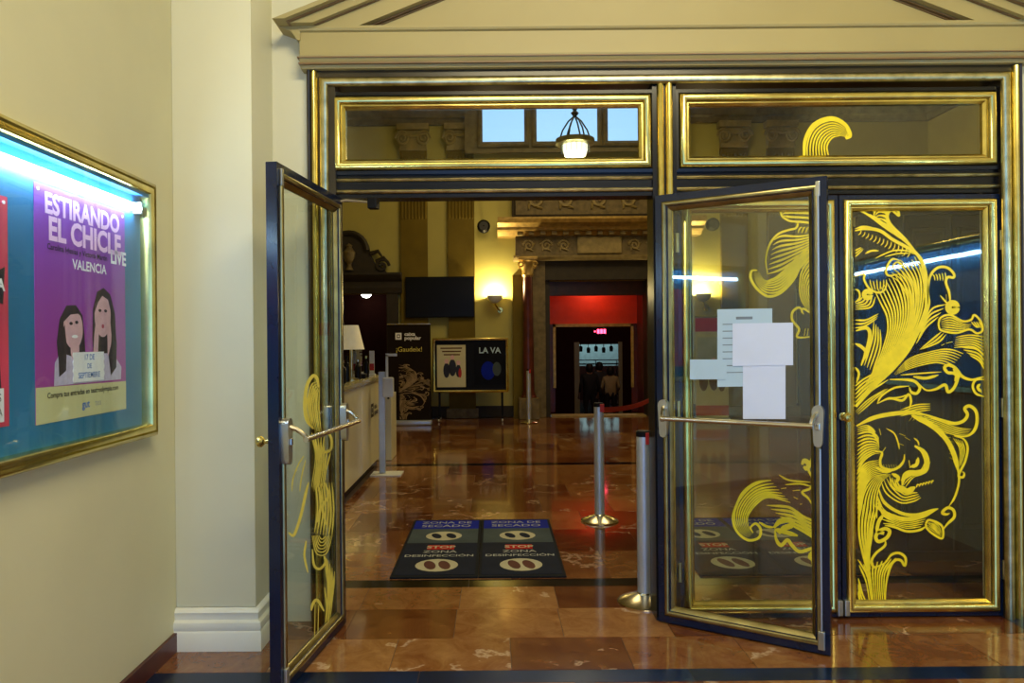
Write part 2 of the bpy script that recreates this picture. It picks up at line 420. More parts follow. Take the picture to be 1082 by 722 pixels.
wl = struct('wall_left', MB().box(XL - .2, XL, -7, .3, 0, 4.6), 'wall_paint', 'cream painted lobby wall carrying the lit poster case')
MB().box(XL, XL + .018, -7, -.36, 0, .09, .004).build('skirting', 'red_marble', wl)
def pilaster(x0, x1, parent):
    MB().box(x0, x1, -.34, .1, .20, 4.6, .006).build('pilaster', 'pilaster_paint', parent, smooth=True)
    b = MB()
    prof = [(0, 0), (.035, 0), (.035, .085), (.028, .095), (.034, .115), (.030, .135), (.016, .145), (.016, .165), (.020, .18), (.010, .195), (0, .2), (0, .2)]
    loops = []
    for o_, z in prof: loops.append([(x0 - o_ if x0 > 0 else x0, -.34 - o_, z), (x1 + o_ if x0 < 0 else x1, -.34 - o_, z), (x1 + o_ if x0 < 0 else x1, .1, z), (x0 - o_ if x0 > 0 else x0, .1, z)])
    for k in range(4):
        vs = []
        for l in loops: vs += [l[k], l[(k + 1) % 4]]
        b.add(vs, [(2 * j, 2 * j + 1, 2 * j + 3, 2 * j + 2) for j in range(len(prof) - 1)])
    b.build('plinth_moulding', 'plinth_paint', parent, smooth=True)
pilaster(XL, -1.155, wl)
wr = struct('wall_right', MB().box(XR, XR + .2, -7, .3, 0, 4.6), 'wall_paint', 'cream lobby wall opposite the poster case')
pilaster(2.955, XR, wr)
FX0, FX1, FZ1 = -.9625, 2.775, 2.923
wf = struct('wall_front', MB().box(-1.6, FX0, 0, .3, 0, 4.6).box(FX1, 3.4, 0, .3, 0, 4.6).box(FX0, FX1, 0, .3, FZ1, 4.6), 'pilaster_paint',
            'cream wall around the brass framed theatre entrance')
MB().box(-5, -1.6, .02, .3, 0, 7).box(3.4, 9, .02, .3, 0, 7).box(-1.6, 3.4, .28, .3, 4.6, 7).build('inner_face', 'hall_wall', wf)
struct('ceiling_lobby', MB().box(XL - .2, XR + .2, -7, .3, 4.6, 4.7), 'lobby_ceiling', 'plain cream lobby ceiling')

struct('wall_sky_screen', MB().box(XL - .2, XR + .2, -7.2, -7, 3.0, 4.7).box(XL - .2, XL + .35, -7.2, -7, 0, 3.0).box(XR - .35, XR + .2, -7.2, -7, 0, 3.0), 'wall_paint', 'unseen cream wall added around the street opening to screen the upper sky')  # unseen, added to keep the bright sky out of the transom reflections
# pediment over the entrance
tr = thing('trim_1', (.906, 0, 2.9), 'ochre stone pediment over the theatre doors', None, kind='structure')
prof = [(0, 2.893), (.075, 2.893), (.082, 2.905), (.085, 2.915), (.10, 2.935), (.105, 2.952), (.092, 2.957), (.092, 3.072), (.105, 3.078), (.11, 3.088), (.11, 3.10), (0, 3.10)]
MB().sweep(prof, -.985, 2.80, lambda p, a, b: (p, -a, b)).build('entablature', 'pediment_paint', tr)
MB().box(-.99, 2.805, -.102, -.05, 2.908, 2.916).build('dark_bead', 'pediment_line', tr)  # thin dark brown beads along the foot of the entablature
MB().box(-.995, 2.81, -.108, -.05, 2.938, 2.944).build('dark_bead', 'pediment_line', tr)
XC, ZB, SL = .906, 3.10, .389
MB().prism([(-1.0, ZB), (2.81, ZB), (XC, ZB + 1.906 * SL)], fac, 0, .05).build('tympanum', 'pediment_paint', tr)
for s in (1, -1):
    def half(x0, x1, n1, mat, nm):
        xa, xb = XC - s * (2.0 - x0), XC - s * (2.0 - x1)
        pts = [(xa, ZB), (xb, ZB), (XC, ZB + (2.0 - x1) * SL), (XC, ZB + (2.0 - x0) * SL)]
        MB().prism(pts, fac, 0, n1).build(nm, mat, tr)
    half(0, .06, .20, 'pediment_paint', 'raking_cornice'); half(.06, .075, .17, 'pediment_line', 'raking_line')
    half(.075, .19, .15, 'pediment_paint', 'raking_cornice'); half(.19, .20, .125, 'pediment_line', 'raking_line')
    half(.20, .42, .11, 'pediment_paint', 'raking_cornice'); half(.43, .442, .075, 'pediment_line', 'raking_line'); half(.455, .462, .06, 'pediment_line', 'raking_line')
    b = MB()
    b.prism([(XC - s * 1.886, 3.03), (XC - s * 1.90, 3.03), (XC - s * 1.93, 3.075), (XC - s * 2.0, 3.10), (XC - s * 1.99, 3.112), (XC - s * 1.886, 3.112)], fac, 0, .105)
    b.build('corner_return', 'pediment_paint', tr)

# ------------------------------------------------------------------ facade joinery: black timber with brass mouldings
BX = [(-.815, .845), (.970, 2.670)]          # clear openings of the two bays
ZT0, ZT1 = 2.232, 2.372                        # transom rail
fr = thing('trim_2', (.906, 0, 0), 'black timber door frame with brass mouldings around two bays', None, kind='structure')
ZG = FZ1
MB().box(FX0, BX[0][0], -.045, .12, 0, ZG).build('jamb', 'brown_black', fr)
MB().box(BX[1][1], FX1, -.045, .12, 0, ZG).build('jamb', 'brown_black', fr)
MB().box(BX[0][1], BX[1][0], -.03, .12, 0, ZG - .1).build('mullion', 'black_paint', fr)
MB().box(BX[0][0], BX[1][1], -.045, .12, ZG - .095, ZG).build('head', 'brown_black', fr)
for a, b_ in BX: MB().box(a, b_, -.012, .10, ZT0, ZT1).build('transom_rail', 'black_paint', fr)
# outer brass architrave: runs up the jambs and across the head
b = MB(); b2 = MB(); b3 = MB()
def U(bd, i0, i1, base, h, mat_prof=None):
    p = half_round(i0, i1, base, h)
    for k in range(len(p) - 1):
        (ia, na), (ib, nb) = p[k], p[k + 1]
        x0a, x1a, za = FX0 + ia, FX1 - ia, FZ1 - ia; x0b, x1b, zb = FX0 + ib, FX1 - ib, FZ1 - ib
        bd.add([(x0a, -na, 0), (x0a, -na, za), (x0b, -nb, zb), (x0b, -nb, 0)], [(0, 1, 2, 3)])
        bd.add([(x0a, -na, za), (x1a, -na, za), (x1b, -nb, zb), (x0b, -nb, zb)], [(0, 1, 2, 3)])
        bd.add([(x1a, -na, za), (x1a, -na, 0), (x1b, -nb, 0), (x1b, -nb, zb)], [(0, 1, 2, 3)])
U(b3, .004, .022, .045, .016); b3.build('outer_moulding', 'brown_black', fr, smooth=True, recalc=False)
def Uv(bd, i0, i1, base, h, sides):     # the same moulding on the jambs only
    p = half_round(i0, i1, base, h)
    for sd in sides:
        x = (lambda i: FX0 + i) if sd < 0 else (lambda i: FX1 - i)
        for k in range(len(p) - 1):
            (ia, na), (ib, nb) = p[k], p[k + 1]
            bd.add([(x(ia), -na, 0), (x(ia), -na, FZ1 - .04), (x(ib), -nb, FZ1 - .04), (x(ib), -nb, 0)], [(0, 1, 2, 3)])
Uv(b, .024, .060, .045, .028, (-1, 1)); b.build('brass_reeding', 'brass', fr, smooth=True, recalc=False)
U(b2, .066, .114, .045, .026); b2.build('brass_architrave', 'brass_aged', fr, smooth=True, recalc=False)
b = MB()
for x0, x1 in ((.868, .905), (.912, .952)):
    p = half_round(x0, x1, .03, .024)
    b.sweep(p, 0, FZ1 - .085, lambda q, a, c: (a, -c, q), cap=False)
b.build('brass_mullion_reeds', 'brass', fr, smooth=True, recalc=False)
b = MB()
for a, b_ in BX:
    for z0, z1, h in ((2.252, 2.276, .016), (2.316, 2.336, .014)):
        p = half_round(z0, z1, .012, h)
        b.sweep(p, a, b_, lambda q, zz, nn: (q, -nn, zz), cap=False)
b.build('brass_rail_beads', 'brass_aged', fr, smooth=True, recalc=False)

def transom(n, x0, x1, z0, z1, label):
    o = thing('window_%d' % n, ((x0 + x1) / 2, 0, z0), label, None, kind='structure')
    MB().mould(x0, z0, x1, z1, [(0, .01), (0, .028), (.018, .03), (.03, .012), (.03, -.04), (0, -.04)], fac, True).build('sash', 'black_paint', o)
    MB().mould(x0 + .022, z0 + .022, x1 - .022, z1 - .022, half_round(0, .042, .022, .026) + [(.05, .022), (.062, .010), (.064, -.01)], fac).build('brass_moulding', 'brass', o, smooth=True, recalc=False)
    MB().box(x0 + .07, x1 - .07, .004, .010, z0 + .07, z1 - .07).build('pane', 'glass', o)
    return o
t1 = transom(1, -.855 + .004, .862, 2.352, 2.785, 'left transom window with bevelled brass frame above the open doors')
t2 = transom(2, .965, 2.672, 2.352, 2.785, 'right transom window with yellow painted plume on its glass')
b = MB(); gl = Vector((0, -.001, 0)); NY = Vector((0, 1, 0))
def z8(x, y): return onplane(700 + x / 2.833, 80 + y / 2.833, Vector((0, .002, 0)), NY)
A = [(424, 240), (428, 190), (455, 145), (505, 127), (545, 145), (562, 178), (548, 188)]; B_ = [(497, 240), (492, 212), (508, 186), (535, 180), (548, 184)]
fan(b, A, B_, 9, 8.5, z8, .5); ribbon(b, A, 11, z8, .7)
b.build('painted_plume', 'gold_paint', t2, recalc=False)

# ------------------------------------------------------------------ door leaves
LH = 2.222
def leaf(n, hinge, rot, s, wd, label, brass_out):
    """local: x runs from the hinge (times s), +y is the inner face, -y the outer face"""
    o = thing('door_%d' % n, hinge, label, None, kind='structure', rotz=rot, local=True)
    T = .024; z0 = .008
    out = lambda u, v, n: (s * u, -n, v); inn = lambda u, v, n: (s * u, n, v)
    MB().mould(0.003, z0, wd - .003, LH, [(0, -T), (0, T), (.062, T), (.072, .008), (.072, -.008), (.062, -T)], out, True).build('frame', 'leaf_paint', o)
    for fn, nm in ((out, 'outer_moulding'), (inn, 'inner_moulding')):
        if brass_out and fn is out:
            p = [(.022, T)] + half_round(.022, .062, T, .022) + [(.068, T), (.080, .012), (.084, .002)]; mt = 'brass'
        else:
            p = [(.036, T)] + half_round(.036, .060, T, .010) + [(.066, T - .004), (.080, .010), (.084, .002)]; mt = 'brass_dark'
        MB().mould(0, z0, wd, LH, p, fn).build(nm, mt, o, smooth=True, recalc=False)
    b = MB().box(min(s * .07, s * (wd - .07)), max(s * .07, s * (wd - .07)), -.003, .003, z0 + .065, LH - .065); b.build('pane', 'glass', o)
    # hinges
    for z in (.25, 1.1, 1.98):
        MB().lathe([(0, -.05), (.010, -.05), (.010, .05), (0, .05)], (0, -T - .004, z), 10).build('hinge', 'brass_aged', o, smooth=True)
    return o
def crash_bar(o, s, wd, z, h=.175):
    """panic bar on the inner face: end plates, curved arms, round bar"""
    T = .024
    for u in (.045, wd - .045):
        b = MB(); out = []
        for k in range(9):
            a = PI * k / 8; out.append((u + .026 * math.cos(a), z + h * .28 + .03 * math.sin(a)))
        for k in range(5):
            a = PI + PI * k / 4; out.append((u + .019 * math.cos(a), z - h * .55 + .02 * math.sin(a)))
        b.prism(out, lambda p, q, n: (s * p, n, q), T, T + .032)
        pl = b.build('bar_mount', 'plate_metal', o, smooth=True)
        MB().box(min(s * (u - .01), s * (u + .01)), max(s * (u - .01), s * (u + .01)), T + .032, T + .04, z - .035, z - .005, .003).build('latch_case', 'chrome', pl)
        v = .05 if u < wd / 2 else -.05
        MB().tube([(s * u, T + .02, z + .045), (s * (u + v * .2), T + .055, z + .03), (s * (u + v * .35), T + .085, z + .005), (s * (u + v * .4), T + .095, z - .012)], .010, 8).build('bar_arm', 'chrome', o, smooth=True)
    MB().tube([(s * .055, T + .095, z - .012), (s * (wd - .055), T + .095, z - .012)], .0125, 12).build('push_bar', 'chrome', o, smooth=True)
def knob(o, s, u, z):
    MB().lathe([(0, 0), (.022, 0), (.022, .005), (.010, .008), (.009, .03), (.016, .036), (.024, .046), (.024, .056), (.014, .066), (0, .068)],
               (0, 0, 0), 16).build('tmp', None)
    k = bpy.data.objects['tmp']; me = k.data
    for v in me.vertices: x, y, zz = v.co; v.co = (s * u + x, -.024 - zz, z + y)
    k.name = 'knob'; me.materials.append(M['brass']); k.parent = o
W1 = .828
l1_h = Vector((BX[0][0] + .01, -.035, 0)); l1_r = -R(97.3)
d1 = leaf(1, l1_h, l1_r, 1, W1, 'left glass door swung wide open towards the viewer with push bar', False)
crash_bar(d1, 1, W1, 1.08); knob(d1, 1, W1 - .04, 1.06)
l2_h = Vector((BX[0][1] + .015, -.035, 0)); l2_r = R(180 - 32.5)
d2 = leaf(2, l2_h, l2_r, -1, W1, 'right glass door swung open with papers taped to its glass', False)
crash_bar(d2, -1, W1, 1.085); knob(d2, -1, W1 - .04, 1.06)
for s, o in ((1, d1), (-1, d2)):      # shoot bolts and corner brackets on the closing stile
    b = MB().box(*sorted((s * (W1 - .055), s * (W1 - .025))), .024, .04, .03, .115, .004); b.build('bottom_bolt', 'plate_metal', o)
    b = MB().box(*sorted((s * (W1 - .05), s * (W1 - .03))), .024, .036, 2.13, 2.20, .004); b.build('top_bolt', 'plate_metal', o)
    if s < 0: MB().tube([(s * (W1 - .04), .032, .1), (s * (W1 - .04), .032, .96)], .006, 8).tube([(s * (W1 - .04), .032, 1.16), (s * (W1 - .04), .032, 2.14)], .006, 8).build('bolt_rod', 'plate_metal', o, smooth=True)
W3 = .849
d3 = leaf(3, (BX[1][0], -.0, 0), 0, 1, W3, 'closed glass door behind the open one, yellow scrolls on its glass', True)
d4 = leaf(4, (BX[1][1], -.0, 0), 0, -1, W3, 'closed glass door at far right covered in yellow painted acanthus', True)
for o, s in ((d3, 1), (d4, -1)):
    MB().box(*sorted((s * (W3 - .03), s * (W3 - .004))), -.05, -.024, .02, .10, .004).build('bottom_bolt', 'plate_metal', o)
knob(d4, -1, W3 - .012, 1.06)
# door closer arm of the left leaf
MB().tube([(.03, .02, 2.205), (.02, .05, 2.212), (.0, .17, 2.200)], .006, 6).build('closer_arm', 'plate_metal', d1, smooth=True)
MB().box(-.03, .03, .165, .215, 2.165, 2.222, .006).build('closer_shoe', 'plastic_black', d1)

def leaf_map(hinge, rot, off):
    """pixel -> local point on the glass of a leaf, off = side of the glass"""
    h = Vector(hinge); Mx = Matrix.Translation(h) @ Matrix.Rotation(rot, 4, 'Z'); inv = Mx.inverted()
    n = (Matrix.Rotation(rot, 3, 'Z') @ Vector((0, 1, 0)))
    p = h + n * off
    return lambda x, y: tuple(inv @ onplane(x, y, p, n))
# --- acanthus on the far right leaf
pm4 = leaf_map((BX[1][1], 0, 0), 0, -.0045)
def q4(x, y): return pm4(885 + x / 6.018, 205 + y / 6.018)
def rg(k, pts): return [(x, y + (k - 1) * 662) for x, y in pts]
b = MB()
REC = []
def S(k, w, pts, t=.3): REC.append(('s', rg(k, pts), None, 0, w)); ribbon(b, rg(k, pts), w, q4, t)
def FN(k, A, k2, B, n, w): REC.append(('f', rg(k, A), rg(k2, B), n, w)); fan(b, rg(k, A), rg(k2, B), n, w, q4, .3)
def dot(k, x, y, r): 
    S(k, r * .9, [(x + r * .6 * math.cos(a * .7), y + r * .6 * math.sin(a * .7)) for a in range(10)], 1)
# top leaf with curl
FN(1, [(112, 98), (190, 130), (300, 215), (420, 300), (510, 390)], 1, [(235, 140), (250, 150), (320, 220), (430, 300), (508, 380)], 5, 16)
FN(1, [(232, 150), (245, 100), (300, 88), (330, 180), (430, 280), (500, 365)], 1, [(240, 160), (300, 190), (350, 240), (440, 310), (505, 385)], 5, 13)
S(1, 15, [(230, 150), (238, 105), (290, 84), (345, 88), (382, 108), (390, 138), (368, 122), (345, 105), (322, 122), (322, 165), (360, 230), (440, 300), (500, 370)])
S(1, 20, [(110, 235), (180, 220), (270, 235), (350, 290), (450, 345), (512, 392)]); S(1, 12, [(110, 222), (170, 208), (240, 225), (330, 270)])
for i in range(14): S(1, 6, [(150 + i * 24, 232 + i * 9), (145 + i * 24, 250 + i * 10), (130 + i * 24, 262 + i * 11)])
FN(1, [(112, 360), (150, 340)], 1, [(112, 400), (165, 350)], 3, 9)
S(1, 12, [(175, 380), (215, 362), (260, 362)]); S(1, 9, [(240, 410), (290, 385), (360, 360), (440, 362), (490, 385)]); S(1, 8, [(300, 400), (380, 380), (460, 378)])
# midrib
S(1, 30, [(495, 372), (535, 430), (556, 520), (566, 640), (572, 700), (545, 790), (505, 880), (440, 1000), (340, 1118), (225, 1228), (115, 1352)], .6)
S(1, 12, [(520, 470), (545, 560), (560, 700), (520, 830), (450, 960), (360, 1080), (240, 1190), (120, 1320)], .5)
# big brush of strokes left of the midrib
FN(1, [(235, 615), (285, 720), (322, 820), (295, 960), (235, 1110), (140, 1270)], 1, [(490, 402), (540, 500), (548, 640), (520, 790), (440, 960), (250, 1210)], 15, 10)
FN(1, [(330, 520), (400, 570), (450, 690), (430, 850), (370, 980)], 1, [(400, 420), (480, 520), (510, 660), (490, 820), (420, 960)], 6, 8)
S(1, 13, [(388, 510), (330, 520), (308, 500), (318, 455), (350, 415), (400, 425)]); S(1, 9, [(350, 480), (360, 445), (390, 435), (430, 470)])
S(1, 13, [(108, 525), (170, 512), (168, 545), (205, 605), (265, 628), (305, 600), (310, 545)])
for i in range(5): S(1, 7, [(205 + i * 22, 545 + (i % 2) * 8), (212 + i * 20, 580), (225 + i * 15, 612)])
dot(1, 190, 640, 34); S(1, 12, [(112, 605), (135, 620), (140, 660), (112, 690)])
FN(1, [(160, 655), (140, 675), (112, 685)], 1, [(240, 655), (210, 720), (112, 735)], 5, 8)
FN(2, [(112, 140), (180, 140), (260, 100)], 2, [(112, 190), (170, 180), (250, 130)], 3, 12)
S(2, 22, [(115, 210), (180, 190), (205, 230), (185, 330), (150, 430)]); S(2, 20, [(112, 290), (150, 310), (180, 350), (150, 420)]); S(2, 14, [(112, 440), (135, 480), (120, 540)])
FN(2, [(230, 150), (220, 260), (170, 430)], 2, [(270, 200), (270, 320), (220, 470)], 4, 8)
# right tendril and ball
S(1, 16, [(572, 700), (576, 600), (592, 515), (640, 468), (698, 470), (738, 508), (735, 532), (700, 530), (688, 565), (708, 625), (716, 690), (722, 720)])
for i in range(5): S(1, 7, [(602 + i * 20, 512 - i * 3), (614 + i * 18, 525), (618 + i * 17, 552)])
dot(2, 730, 60, 44); S(1, 10, [(650, 645), (690, 690), (705, 700)]); S(1, 9, [(690, 640), (690, 690)])
# fish shaped leaf
S(2, 13, [(640, 165), (655, 125), (715, 108), (795, 148), (848, 138), (868, 108), (908, 148), (920, 205), (885, 225), (838, 200), (760, 222), (690, 215), (650, 200), (640, 165)], .9)
FN(2, [(655, 140), (720, 125), (800, 165), (850, 165)], 2, [(660, 195), (720, 205), (790, 205), (840, 190)], 6, 9)
for i in range(4): S(2, 8, [(850 + i * 16, 150), (870 + i * 14, 175), (890 + i * 8, 190)])
FN(2, [(660, 215), (600, 265), (520, 330)], 2, [(690, 232), (640, 282), (540, 325)], 3, 10)
FN(2, [(690, 40), (600, 70), (540, 180)], 2, [(640, 120), (560, 190), (500, 290)], 4, 8)
S(2, 10, [(660, 302), (680, 292)]); S(2, 11, [(690, 288), (732, 278)])
# fan to the right
FN(2, [(800, 355), (700, 325), (560, 350), (450, 390), (360, 480)], 2, [(720, 440), (640, 410), (520, 430), (430, 460), (370, 490)], 7, 11)
FN(2, [(932, 248), (840, 236), (750, 250)], 2, [(932, 360), (860, 310), (740, 315)], 6, 7)
FN(2, [(932, 370), (880, 325), (780, 312)], 2, [(932, 455), (900, 400), (840, 365)], 4, 8)
# waving vine
S(2, 18, [(330, 518), (440, 520), (492, 532), (522, 570), (502, 606), (468, 598), (455, 568)])
S(2, 18, [(480, 500), (560, 510), (640, 490)]); S(2, 9, [(400, 490), (520, 480), (660, 470)])
S(2, 19, [(500, 530), (560, 585), (622, 580), (682, 552), (702, 598), (738, 572), (762, 512), (740, 480), (700, 474), (678, 442), (710, 426), (752, 450), (792, 500), (850, 520), (900, 508), (928, 500)])
S(2, 28, [(735, 450), (765, 490), (745, 530)]); S(2, 15, [(932, 520), (880, 520), (858, 562), (880, 608), (932, 628)]); S(2, 18, [(905, 545), (890, 570), (915, 600)])
S(2, 12, [(250, 672), (280, 622), (360, 572), (455, 560)]); S(2, 15, [(250, 672), (330, 638), (410, 652), (450, 612), (466, 655), (455, 705)])
S(2, 9, [(320, 640), (400, 630), (440, 615)])
FN(2, [(112, 690), (200, 600), (320, 520)], 2, [(112, 560), (160, 520), (230, 480)], 6, 12)
FN(2, [(115, 722), (190, 650), (300, 580)], 2, [(130, 740), (220, 660), (320, 575)], 3, 9)
# lower medallion
S(3, 26, [(120, 152), (230, 100), (350, 75), (470, 66), (560, 82)]); S(3, 20, [(470, 66), (560, 82), (650, 112), (740, 136), (800, 120), (826, 80), (808, 42), (840, 25), (880, 60), (886, 130), (862, 190), (812, 218), (740, 210)])
FN(3, [(480, 75), (620, 112), (760, 162), (850, 172)], 3, [(480, 100), (620, 165), (740, 208), (820, 218)], 6, 9)
FN(3, [(400, 50), (500, 18), (590, 12)], 3, [(400, 90), (500, 62), (590, 50)], 4, 16)
S(3, 34, [(470, 85), (560, 125), (640, 180), (700, 250)]); S(3, 30, [(640, 180), (700, 250), (742, 340), (766, 440)]); S(3, 14, [(742, 340), (768, 440), (770, 520), (742, 610), (708, 662)])
for i in range(16):
    a = R(-95 + i * 6.5); S(3, 7, [(500 + 250 * math.cos(a), 360 + 270 * math.sin(a)), (490 + 220 * math.cos(a - .08), 362 + 245 * math.sin(a - .08))])
S(3, 15, [(740, 216), (800, 235), (826, 290), (812, 370), (784, 430), (768, 470), (795, 478), (805, 455), (792, 442)])
FN(3, [(735, 230), (775, 300), (770, 420)], 3, [(790, 245), (808, 310), (785, 400)], 5, 8)
FN(3, [(125, 160), (190, 150), (240, 190)], 3, [(125, 190), (200, 182), (262, 262)], 4, 12)
FN(3, [(125, 205), (190, 190), (250, 215), (262, 270)], 3, [(125, 440), (170, 370), (230, 330), (270, 330)], 10, 9)
FN(3, [(122, 460), (180, 390), (260, 370)], 3, [(130, 740), (160, 580), (220, 480), (320, 455)], 10, 11)
FN(3, [(140, 740), (170, 580), (240, 480), (330, 458)], 3, [(250, 740), (250, 600), (285, 500), (345, 462)], 6, 10)
S(3, 9, [(310, 168), (360, 200), (385, 260), (392, 300)]); S(3, 10, [(265, 170), (275, 210)]); S(3, 8, [(388, 262), (420, 275)])
S(3, 16, [(238, 312), (282, 322), (270, 370), (280, 412), (340, 432), (390, 412), (420, 372), (425, 332)]); S(3, 12, [(272, 335), (305, 288)]); S(3, 18, [(238, 412), (300, 442), (355, 432)])
FN(3, [(400, 500), (430, 470), (520, 440), (560, 370)], 3, [(430, 540), (480, 480), (545, 455), (590, 380)], 4, 9)
FN(3, [(330, 470), (350, 540), (430, 590)], 3, [(375, 500), (400, 545), (450, 575)], 4, 9); S(3, 14, [(500, 470), (560, 440), (575, 390), (560, 330), (520, 290)])
for i in range(6): S(3, 6, [(290 + i * 16, 396), (300 + i * 16, 425)])
S(3, 34, [(488, 278), (540, 312), (566, 370), (556, 430), (508, 450), (450, 452), (420, 482), (410, 530)]); S(3, 22, [(462, 412), (500, 398), (512, 352)]); S(3, 16, [(452, 370), (460, 420)])
S(3, 34, [(388, 532), (440, 566), (492, 540)]); S(3, 8, [(390, 200), (430, 215)]); S(3, 8, [(425, 222), (460, 242)]); S(3, 9, [(485, 228), (510, 250), (518, 278)])
for i in range(6): S(3, 8, [(500 + i * 19, 545 - i * 5), (508 + i * 19, 525 - i * 5), (520 + i * 18, 530 - i * 5)])
for i, dd in enumerate((0, 18, 36, 54)): S(3, 9, [(275 + dd, 500 - dd * .4), (310 + dd, 580 - dd), (400 + dd * .4, 640 - dd), (480, 632 - dd), (530 - dd * .4, 608 - dd * .6)])
S(3, 22, [(345, 455), (385, 480), (372, 512)]); S(3, 20, [(258, 545), (298, 640), (400, 705), (500, 718), (600, 690), (640, 678)])
FN(3, [(250, 590), (300, 690), (420, 745)], 3, [(255, 640), (290, 720), (350, 745)], 3, 14)
S(4, 28, [(240, 0), (335, 60), (440, 84), (540, 62), (630, 20)]); S(4, 15, [(300, 122), (360, 132), (440, 160), (520, 152), (572, 122)])
FN(4, [(270, 30), (350, 85), (450, 105), (560, 82)], 4, [(290, 110), (360, 118), (440, 140), (530, 130)], 4, 10)
S(4, 14, [(560, 112), (580, 88), (640, 108), (668, 140), (664, 205), (600, 172), (566, 138), (560, 112)], .9); FN(4, [(575, 100), (620, 130), (655, 190)], 4, [(570, 130), (610, 160), (650, 192)], 4, 9)
FN(4, [(610, 105), (640, 125), (660, 170)], 4, [(575, 105), (620, 150), (658, 190)], 4, 7)
S(4, 18, [(664, 155), (700, 110), (740, 70), (736, 26), (700, 10), (664, 40), (690, 52), (712, 45)])
FN(4, [(140, -10), (135, 150), (150, 260), (182, 380), (212, 470)], 4, [(260, -10), (225, 110), (215, 190), (205, 250), (200, 300)], 6, 13)
S(4, 22, [(250, 165), (300, 142), (330, 160), (312, 200), (262, 225), (242, 200), (256, 168), (295, 172)], .9); S(4, 16, [(300, 210), (300, 250), (242, 300), (215, 350), (232, 388), (275, 372)]); S(4, 22, [(290, 55), (260, 100), (245, 170)])
S(4, 16, [(225, 392), (300, 360), (340, 310), (390, 298), (430, 328), (426, 378), (402, 345), (370, 342), (342, 370), (320, 430), (306, 510), (302, 625)])
FN(4, [(136, 375), (180, 480), (205, 628)], 4, [(370, 330), (300, 430), (298, 628)], 9, 13)
FN(4, [(132, 460), (155, 550), (190, 628)], 4, [(132, 540), (140, 590), (155, 628)], 3, 10); S(4, 14, [(130, 340), (190, 440), (215, 540), (225, 628)])
b.build('painted_acanthus', 'gold_paint', d4, recalc=False)
# --- scrolls on the closed leaf behind the open one
pm3 = leaf_map((BX[1][0], 0, 0), 0, -.0045)
b = MB(); q5 = lambda x, y: pm3(760 + x / 4.517, 210 + y / 4.517); q6 = lambda x, y: pm3(750 + x / 4.515, 460 + y / 4.515)
S5 = lambda w, p: ribbon(b, p, w, q5, .4); S6 = lambda w, p: ribbon(b, p, w, q6, .4)
fan(b, [(300, 80), (312, 50), (380, 46), (470, 48)], [(300, 80), (330, 105), (400, 112), (470, 120)], 4, 8, q5)
S5(10, [(470, 48), (312, 48), (298, 80), (332, 105), (372, 112), (366, 140), (330, 150), (280, 170), (240, 220), (222, 290), (230, 355)])
fan(b, [(470, 165), (380, 180), (300, 178), (262, 198)], [(470, 225), (370, 290), (290, 340), (228, 360)], 8, 8, q5)
for i in range(5): S5(6, [(375 + i * 18, 165), (385 + i * 18, 140), (395 + i * 16, 138)])
S5(12, [(182, 342), (156, 345), (150, 380), (180, 430), (232, 466), (292, 450), (352, 390), (392, 320), (470, 240)])
fan(b, [(165, 350), (188, 420), (242, 452), (302, 432), (362, 360), (470, 235)], [(190, 352), (216, 390), (252, 385), (302, 350), (382, 270), (470, 195)], 7, 8, q5)
fan(b, [(470, 250), (402, 330), (384, 400), (390, 480), (440, 560)], [(470, 350), (425, 430), (445, 520)], 6, 8, q5)
S5(11, [(402, 552), (382, 520), (350, 540), (348, 580), (380, 622), (374, 662), (470, 655)]); S5(9, [(392, 545), (400, 525), (440, 550)])
for i in range(4): S5(7, [(405 + i * 14, 655), (410 + i * 14, 620)])
S6(22, [(438, 140), (452, 122), (472, 138), (462, 158), (446, 150)]); S6(11, [(492, 85), (478, 130), (470, 165), (492, 212), (480, 252), (440, 272), (470, 302), (495, 345)])
S6(12, [(292, 215), (220, 225), (160, 270), (125, 340), (110, 400), (130, 460), (180, 500), (232, 490), (242, 450), (220, 422), (194, 440), (206, 466)])
fan(b, [(290, 215), (215, 235), (155, 290), (120, 360), (130, 440), (180, 490)], [(385, 322), (280, 295), (212, 340), (178, 400), (190, 445), (205, 470)], 8, 8, q6)
fan(b, [(270, 335), (380, 345), (440, 385), (540, 430)], [(380, 425), (430, 450), (480, 480), (540, 520)], 6, 9, q6)
S6(11, [(235, 415), (270, 435), (305, 440)]); S6(26, [(305, 442), (335, 412), (380, 405), (392, 428), (352, 445), (330, 470)]); S6(20, [(310, 450), (350, 460), (420, 480)])
S6(16, [(310, 455), (318, 500), (340, 526), (370, 500), (392, 526), (430, 556), (495, 540), (540, 560)]); S6(16, [(495, 545), (476, 580), (492, 602), (498, 675)])
for p in ([(330, 190), (380, 215), (480, 225)], [(360, 236), (430, 232), (485, 245)], [(395, 265), (430, 262)], [(400, 295), (420, 305)], [(430, 330), (440, 328)], [(340, 255), (365, 252)]): S6(8, p)
b.build('painted_scrolls', 'gold_paint', d3, recalc=False)
